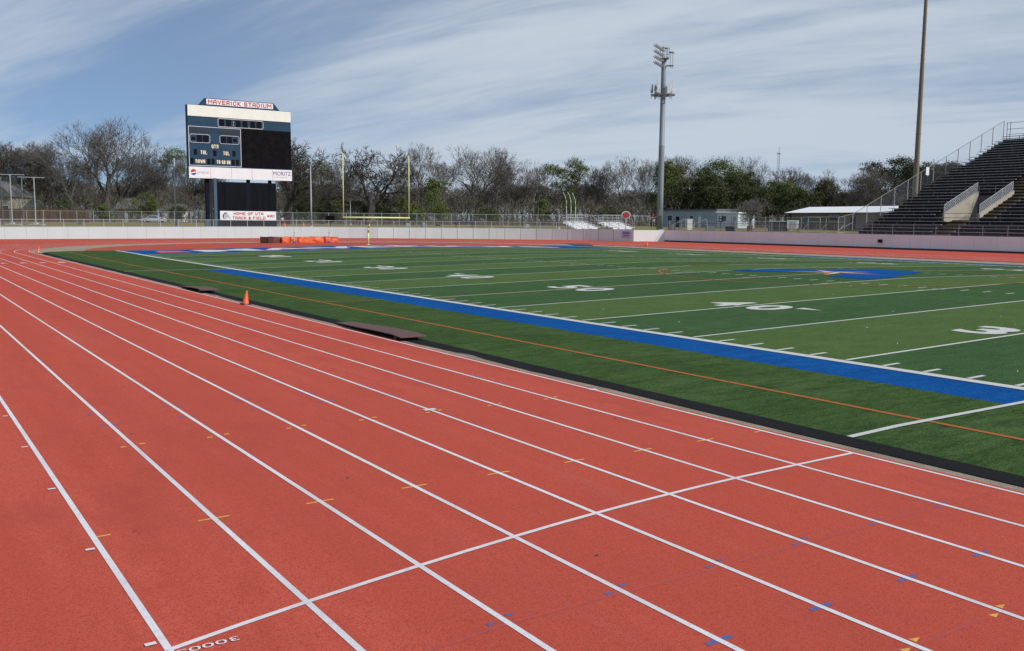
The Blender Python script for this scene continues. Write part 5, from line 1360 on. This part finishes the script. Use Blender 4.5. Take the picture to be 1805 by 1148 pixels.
G('two lobed bright green pine above the first small bleacher', 997, 222, 16.5, 10, 'leaf_bright', [((2.0, 0, 14.0), (2.6, 2.4, 2.1)), ((3.6, 0, 12.9), (2.2, 2, 1.6)), ((-3.6, 0, 13.2), (3.0, 2, 1.4)), ((-1.2, 0, 12.2), (3.0, 2.2, 1.5)), ((1.6, 0, 11.0), (3.4, 2.4, 1.5)), ((-1.5, 0, 9.8), (2.6, 1.8, 1.2)), ((.8, 0, 8.8), (2.4, 1.8, 1.1))], 5, trunk=.25)
G('low bright green shrub behind the bent poles', 1003, 188, 7.2, 5, 'leaf_mid', None, 6, .22, .1, group='green shrubs along the boundary', name='green_shrub', cat='shrub')
G('low green shrub just left of the leaning bent poles', 955, 190, 5.5, 4, 'leaf_bright', None, 16, .22, .1, group='green shrubs along the boundary', name='green_shrub', cat='shrub')
G('green topped evergreen directly behind the floodlight tower', 1176, 212, 15.3, 7.5, 'leaf_mid', None, 7)
G('large rounded evergreen, tallest one left of the radio mast', 1266, 206, 15.6, 11.5, 'leaf_mid', [((0, 0, 12.6), (4.4, 4, 2.4)), ((-3.4, 0, 11.6), (2.8, 3, 2.0)), ((3.5, 0, 11.0), (3.0, 3, 2.2)), ((1.6, 0, 9), (4.5, 3, 2.4)), ((-1.6, 0, 9.2), (4.6, 3, 2.4)), ((5.2, 0, 8.5), (2, 2, 2))], 8)
for i, (u, d, h, w, lm, lab) in enumerate([
    (1180, 196, 9.8, 9, 'leaf_dark', 'dark evergreen behind the left end of the blue building'),
    (1212, 192, 10.4, 8, 'leaf_olive', 'olive brown evergreen above the middle of the blue building'),
    (1245, 190, 11.4, 9, 'leaf_dark', 'dark evergreen below the left of the large rounded tree'),
    (1288, 190, 11.2, 9, 'leaf_dark', 'dark evergreen above the white annex'),
    (1322, 194, 11.8, 9, 'leaf_dark', 'dark evergreen left of the radio mast foot'),
    (1352, 196, 9.8, 8, 'leaf_dark', 'dark evergreen right below the radio mast'),
    (1383, 200, 10.2, 8.5, 'leaf_mid', 'slightly brighter evergreen right of the radio mast'),
    (1412, 192, 8.2, 8, 'leaf_dark', 'low dark evergreen above the left end of the white roof'),
    (1450, 196, 10.2, 9, 'leaf_olive', 'olive evergreen above the middle of the white roof'),
    (1479, 196, 8.0, 8, 'leaf_oak', 'dark low evergreen left of the twin oaks')]):
    G(lab, u, d, h, w, lm, None, 20 + i)
G('dark spreading live oak left of the tall brown pole', 1562, 190, 15.2, 13, 'leaf_oak', [((-3.6, 0, 12.4), (2.4, 2.4, 1.2)), ((-1.2, 0, 11.0), (3.2, 3, 1.6)), ((2.2, 0, 13.2), (3.0, 2.4, 1.5)), ((4.4, 0, 12.2), (2.3, 2.4, 1.8)), ((2, 0, 10.8), (4, 3, 1.8)), ((5.6, 0, 10), (2.6, 3, 2)), ((0, 0, 8.6), (5.2, 3, 2.0)), ((-4.6, 0, 9.0), (2.4, 2, 1.4))], 41)
G('dark live oak right behind the tall brown pole', 1622, 186, 13.6, 10, 'leaf_oak', None, 42)
G('dark live oak seen above the grandstand steps right of the pole', 1672, 184, 13.4, 11, 'leaf_oak', None, 43)
for i, (u, d, h, w, lm, lab) in enumerate([
    (182, 182, 3.6, 4.5, 'leaf_mid', 'green hedge bush at the right end of the cedar fence'),
    (262, 190, 6.2, 5.5, 'leaf_mid', 'green bush behind the silver car'),
    (528, 178, 6.0, 7, 'leaf_dark', 'dark green bush right of the scoreboard beside the bare oak trunk'),
    (568, 182, 5.6, 7, 'leaf_dark', 'dark green bush left of the goal post upright'),
    (600, 180, 5.2, 6, 'leaf_olive', 'olive bush at the left goal post upright'),
    (634, 184, 4.8, 6, 'leaf_dark', 'dark bush below the framed oak on its left side'),
    (676, 182, 5.4, 6, 'leaf_dark', 'dark bush below the framed oak on its right side'),
    (712, 180, 5.8, 6, 'leaf_mid', 'green bush behind the right goal post upright'),
    (728, 176, 4.2, 5, 'leaf_bright', 'bright green low bush right of the right goal post upright'),
    (765, 180, 9.4, 7, 'leaf_mid', 'tall green bush below the fan shaped bare tree'),
    (860, 186, 3.6, 6, 'leaf_dark', 'dark low bush under the wide dense bare tree'),
    (1075, 192, 4.2, 7, 'leaf_dark', 'dark low bush behind the second small bleacher'),
    (310, 196, 3.6, 4, 'leaf_dark', 'dark low bush behind the first slim pale pole'),
    (118, 192, 4.8, 6, 'leaf_dark', 'dark evergreen bush peeking over the cedar fence')]):
    G(lab, u, d, h, w, lm, None, 60 + i, .22, .1, 40, 0.0, 'green_bush', 'bush', 'green bushes along the boundary fence')
# rusty leaf clump in a tree
G('rust coloured small leafy tree beside the fan shaped bare tree', 745, 186, 9.8, 4, 'leaf_rust', [((0, 0, 7.6), (1.8, 1.4, 1.3)), ((.5, 0, 5.8), (1.2, 1.2, 1.0))], 88, .16, .09, 9, name='rusty_tree', group='small trees along the boundary')

# far wood: one mass of bare trees, and the brush at its foot
rw = random.Random(99)
base = [bare_tree(seed=201, H=13, spread=.48, trunk_frac=.18, r0=.22, gnarl=.16, up=.06, ratio=.80, levels=6, twig_r=.030), bare_tree(seed=202, H=12, spread=.55, trunk_frac=.15, r0=.2, gnarl=.2, up=.05, ratio=.82, levels=6, twig_r=.030)]
mb = MB()
u = -60
lay = 0
while u < 1720:
    b = base[rw.randrange(2)]; p = bearing(u + rw.uniform(-4, 4), rw.uniform(228, 268), GZ); s = rw.uniform(.58, .84) * (1 + .18 * mnoise.noise(Vector((u * .012, 2.5, 0)))); a = rw.uniform(0, 6.28); ca, sa = math.cos(a) * s, math.sin(a) * s
    if 1150 < u < 1500: s *= .9
    o = len(mb.v)
    mb.v.extend([(p.x + (x * ca - y * sa) * 1.25, p.y + (x * sa + y * ca) * 1.25, p.z + z * s) for x, y, z in b.v]); mb.f.extend([tuple(i + o for i in f) for f in b.f])
    u += 9
me = mesh_of(mb, 'distant_wood', M['twig']); o = bpy.data.objects.new('distant_wood', me); COL.objects.link(o)
tag(o, 'grey brown mass of distant bare woodland behind the nearer trees', 'woodland', kind='stuff')
mb = MB()
for k in range(46000):
    u = rw.uniform(-80, 1620); dpt = rw.uniform(186, 236); p = bearing(u, dpt, GZ)
    hh = 4.6 + 2.2 * mnoise.noise(Vector((u * .02, 0, 3))) + (1.0 if u < 420 else 0)
    z0 = rw.random() ** 1.25 * hh; q = Vector((rw.gauss(0, .55), rw.gauss(0, .55), rw.uniform(.2, 1.3)))
    a = p + Vector((0, 0, z0)); b = a + q; w = Vector((q.y, -q.x, .02)).normalized() * rw.uniform(.02, .05)
    w = RT * rw.uniform(.02, .055)
    mb.add([a - w, a + w, b + w * .4, b - w * .4], [(0, 1, 2, 3)])
me = mesh_of(mb, 'brush', M['brush']); o = bpy.data.objects.new('brush', me); COL.objects.link(o)
tag(o, 'dense low leafless brush at the foot of the trees', 'brush', kind='stuff')

# ------------------------------------------------------------------ camera
cd = bpy.data.cameras.new('camera'); cam = bpy.data.objects.new('camera', cd); COL.objects.link(cam)
cam.matrix_world = Matrix(((RT.x, UPV.x, -FW.x, CAM.x), (RT.y, UPV.y, -FW.y, CAM.y), (RT.z, UPV.z, -FW.z, CAM.z), (0, 0, 0, 1)))
cd.sensor_width = 36; cd.lens = FPX / 1805 * 36; cd.clip_end = 6000; cd.clip_start = .1
sc.camera = cam

# ------------------------------------------------------------------ light and sky
EL = math.radians(40); SX, SY = .50, -.866
sun = bpy.data.lights.new('sun', 'SUN'); sun.energy = 3.65; sun.angle = math.radians(.6); sun.color = (1.0, .965, .915)
so = bpy.data.objects.new('sun', sun); COL.objects.link(so)
sdir = Vector((SX * math.cos(EL), SY * math.cos(EL), math.sin(EL)))
so.rotation_euler = sdir.to_track_quat('Z', 'Y').to_euler(); so.location = (0, 0, 60)
w = bpy.data.worlds.new('World'); sc.world = w; w.use_nodes = True
nt = w.node_tree; N = nt.nodes; L = nt.links
for n_ in list(N): N.remove(n_)
out = N.new('ShaderNodeOutputWorld'); bg = N.new('ShaderNodeBackground'); L.new(bg.outputs[0], out.inputs[0])
sky = N.new('ShaderNodeTexSky'); sky.sky_type = 'NISHITA'; sky.sun_disc = False; sky.sun_elevation = EL
sky.sun_rotation = math.atan2(SX, SY); sky.air_density = 1.0; sky.dust_density = .2; sky.ozone_density = 4.0; sky.altitude = 200
tc_ = N.new('ShaderNodeTexCoord'); sep = N.new('ShaderNodeSeparateXYZ'); L.new(tc_.outputs['Generated'], sep.inputs[0])
skv = N.new('ShaderNodeVectorMath'); skv.operation = 'ADD'; skv.inputs[1].default_value = (0, 0, .135); L.new(tc_.outputs['Generated'], skv.inputs[0])
skn = N.new('ShaderNodeVectorMath'); skn.operation = 'NORMALIZE'; L.new(skv.outputs[0], skn.inputs[0]); L.new(skn.outputs[0], sky.inputs['Vector'])
def math_(op, a, b=None, c=None):
    m = N.new('ShaderNodeMath'); m.operation = op
    for i, s in enumerate((a, b, c)):
        if s is None: continue
        if isinstance(s, (int, float)): m.inputs[i].default_value = s
        else: L.new(s, m.inputs[i])
    return m.outputs[0]
zz = math_('ADD', math_('MAXIMUM', sep.outputs[2], 0.0), .26)
px = math_('DIVIDE', sep.outputs[0], zz); py = math_('DIVIDE', sep.outputs[1], zz)
cmb = N.new('ShaderNodeCombineXYZ'); L.new(px, cmb.inputs[0]); L.new(py, cmb.inputs[1])
def cloud(rot, scale, sx, sy, lo, hi, detail=7, rough=.55, off=(0, 0, 0), dist=.6):
    m0 = N.new('ShaderNodeMapping'); m0.inputs['Rotation'].default_value = (0, 0, math.radians(rot)); L.new(cmb.outputs[0], m0.inputs[0])
    mp = N.new('ShaderNodeMapping'); mp.inputs['Scale'].default_value = (sx, sy, 1); mp.inputs['Location'].default_value = off
    L.new(m0.outputs[0], mp.inputs[0])
    nz = N.new('ShaderNodeTexNoise'); nz.inputs['Scale'].default_value = scale; nz.inputs['Detail'].default_value = detail; nz.inputs['Roughness'].default_value = rough; nz.inputs['Distortion'].default_value = dist
    L.new(mp.outputs[0], nz.inputs['Vector'])
    mr = N.new('ShaderNodeMapRange'); mr.interpolation_type = 'SMOOTHSTEP'; mr.inputs[1].default_value = lo; mr.inputs[2].default_value = hi; L.new(nz.outputs['Fac'], mr.inputs[0])
    return mr.outputs[0]
SKYOFF = [(3.1, 1.2, 0), (1.7, 4.4, 2), (5.7, .4, 4)]
ROT = 30
dt = N.new('ShaderNodeVectorMath'); dt.operation = 'DOT_PRODUCT'; L.new(tc_.outputs['Generated'], dt.inputs[0]); dt.inputs[1].default_value = Vector((.66, .70, .27)).normalized()
bias = N.new('ShaderNodeMapRange'); bias.interpolation_type = 'SMOOTHSTEP'; bias.inputs[1].default_value = .86; bias.inputs[2].default_value = .995; bias.inputs[3].default_value = -.025; bias.inputs[4].default_value = .10; L.new(dt.outputs['Value'], bias.inputs[0])
c1 = cloud(20 + ROT, .95, .7, 1.3, .0, 1.0, off=SKYOFF[0], dist=.9)
c2 = cloud(35 + ROT, 2.6, .35, 1.6, .0, 1.0, off=SKYOFF[1])
c3 = cloud(28 + ROT, 8.0, .28, 1.4, .0, 1.0, off=SKYOFF[2], rough=.65)
f = math_('ADD', math_('MULTIPLY', c1, .50), math_('MULTIPLY', c2, .34)); f = math_('ADD', f, math_('MULTIPLY', c3, .16)); f = math_('ADD', f, bias.outputs[0])
mr_ = N.new('ShaderNodeMapRange'); mr_.interpolation_type = 'SMOOTHSTEP'; mr_.inputs[1].default_value = .32; mr_.inputs[2].default_value = .68; L.new(f, mr_.inputs[0])
f = math_('ADD', math_('MULTIPLY', mr_.outputs[0], .64), math_('MULTIPLY', math_('ADD', bias.outputs[0], .105), 1.5))
mx = N.new('ShaderNodeMix'); mx.data_type = 'RGBA'; L.new(f, mx.inputs[0]); L.new(sky.outputs[0], mx.inputs[6]); mx.inputs[7].default_value = (5.35, 6.05, 6.85, 1)
L.new(mx.outputs[2], bg.inputs[0]); bg.inputs[1].default_value = .104
sc.view_settings.view_transform = 'Standard'; sc.view_settings.look = 'None'; sc.view_settings.exposure = 0; sc.view_settings.gamma = 1
sc.cycles.max_bounces = 6; sc.cycles.transparent_max_bounces = 12
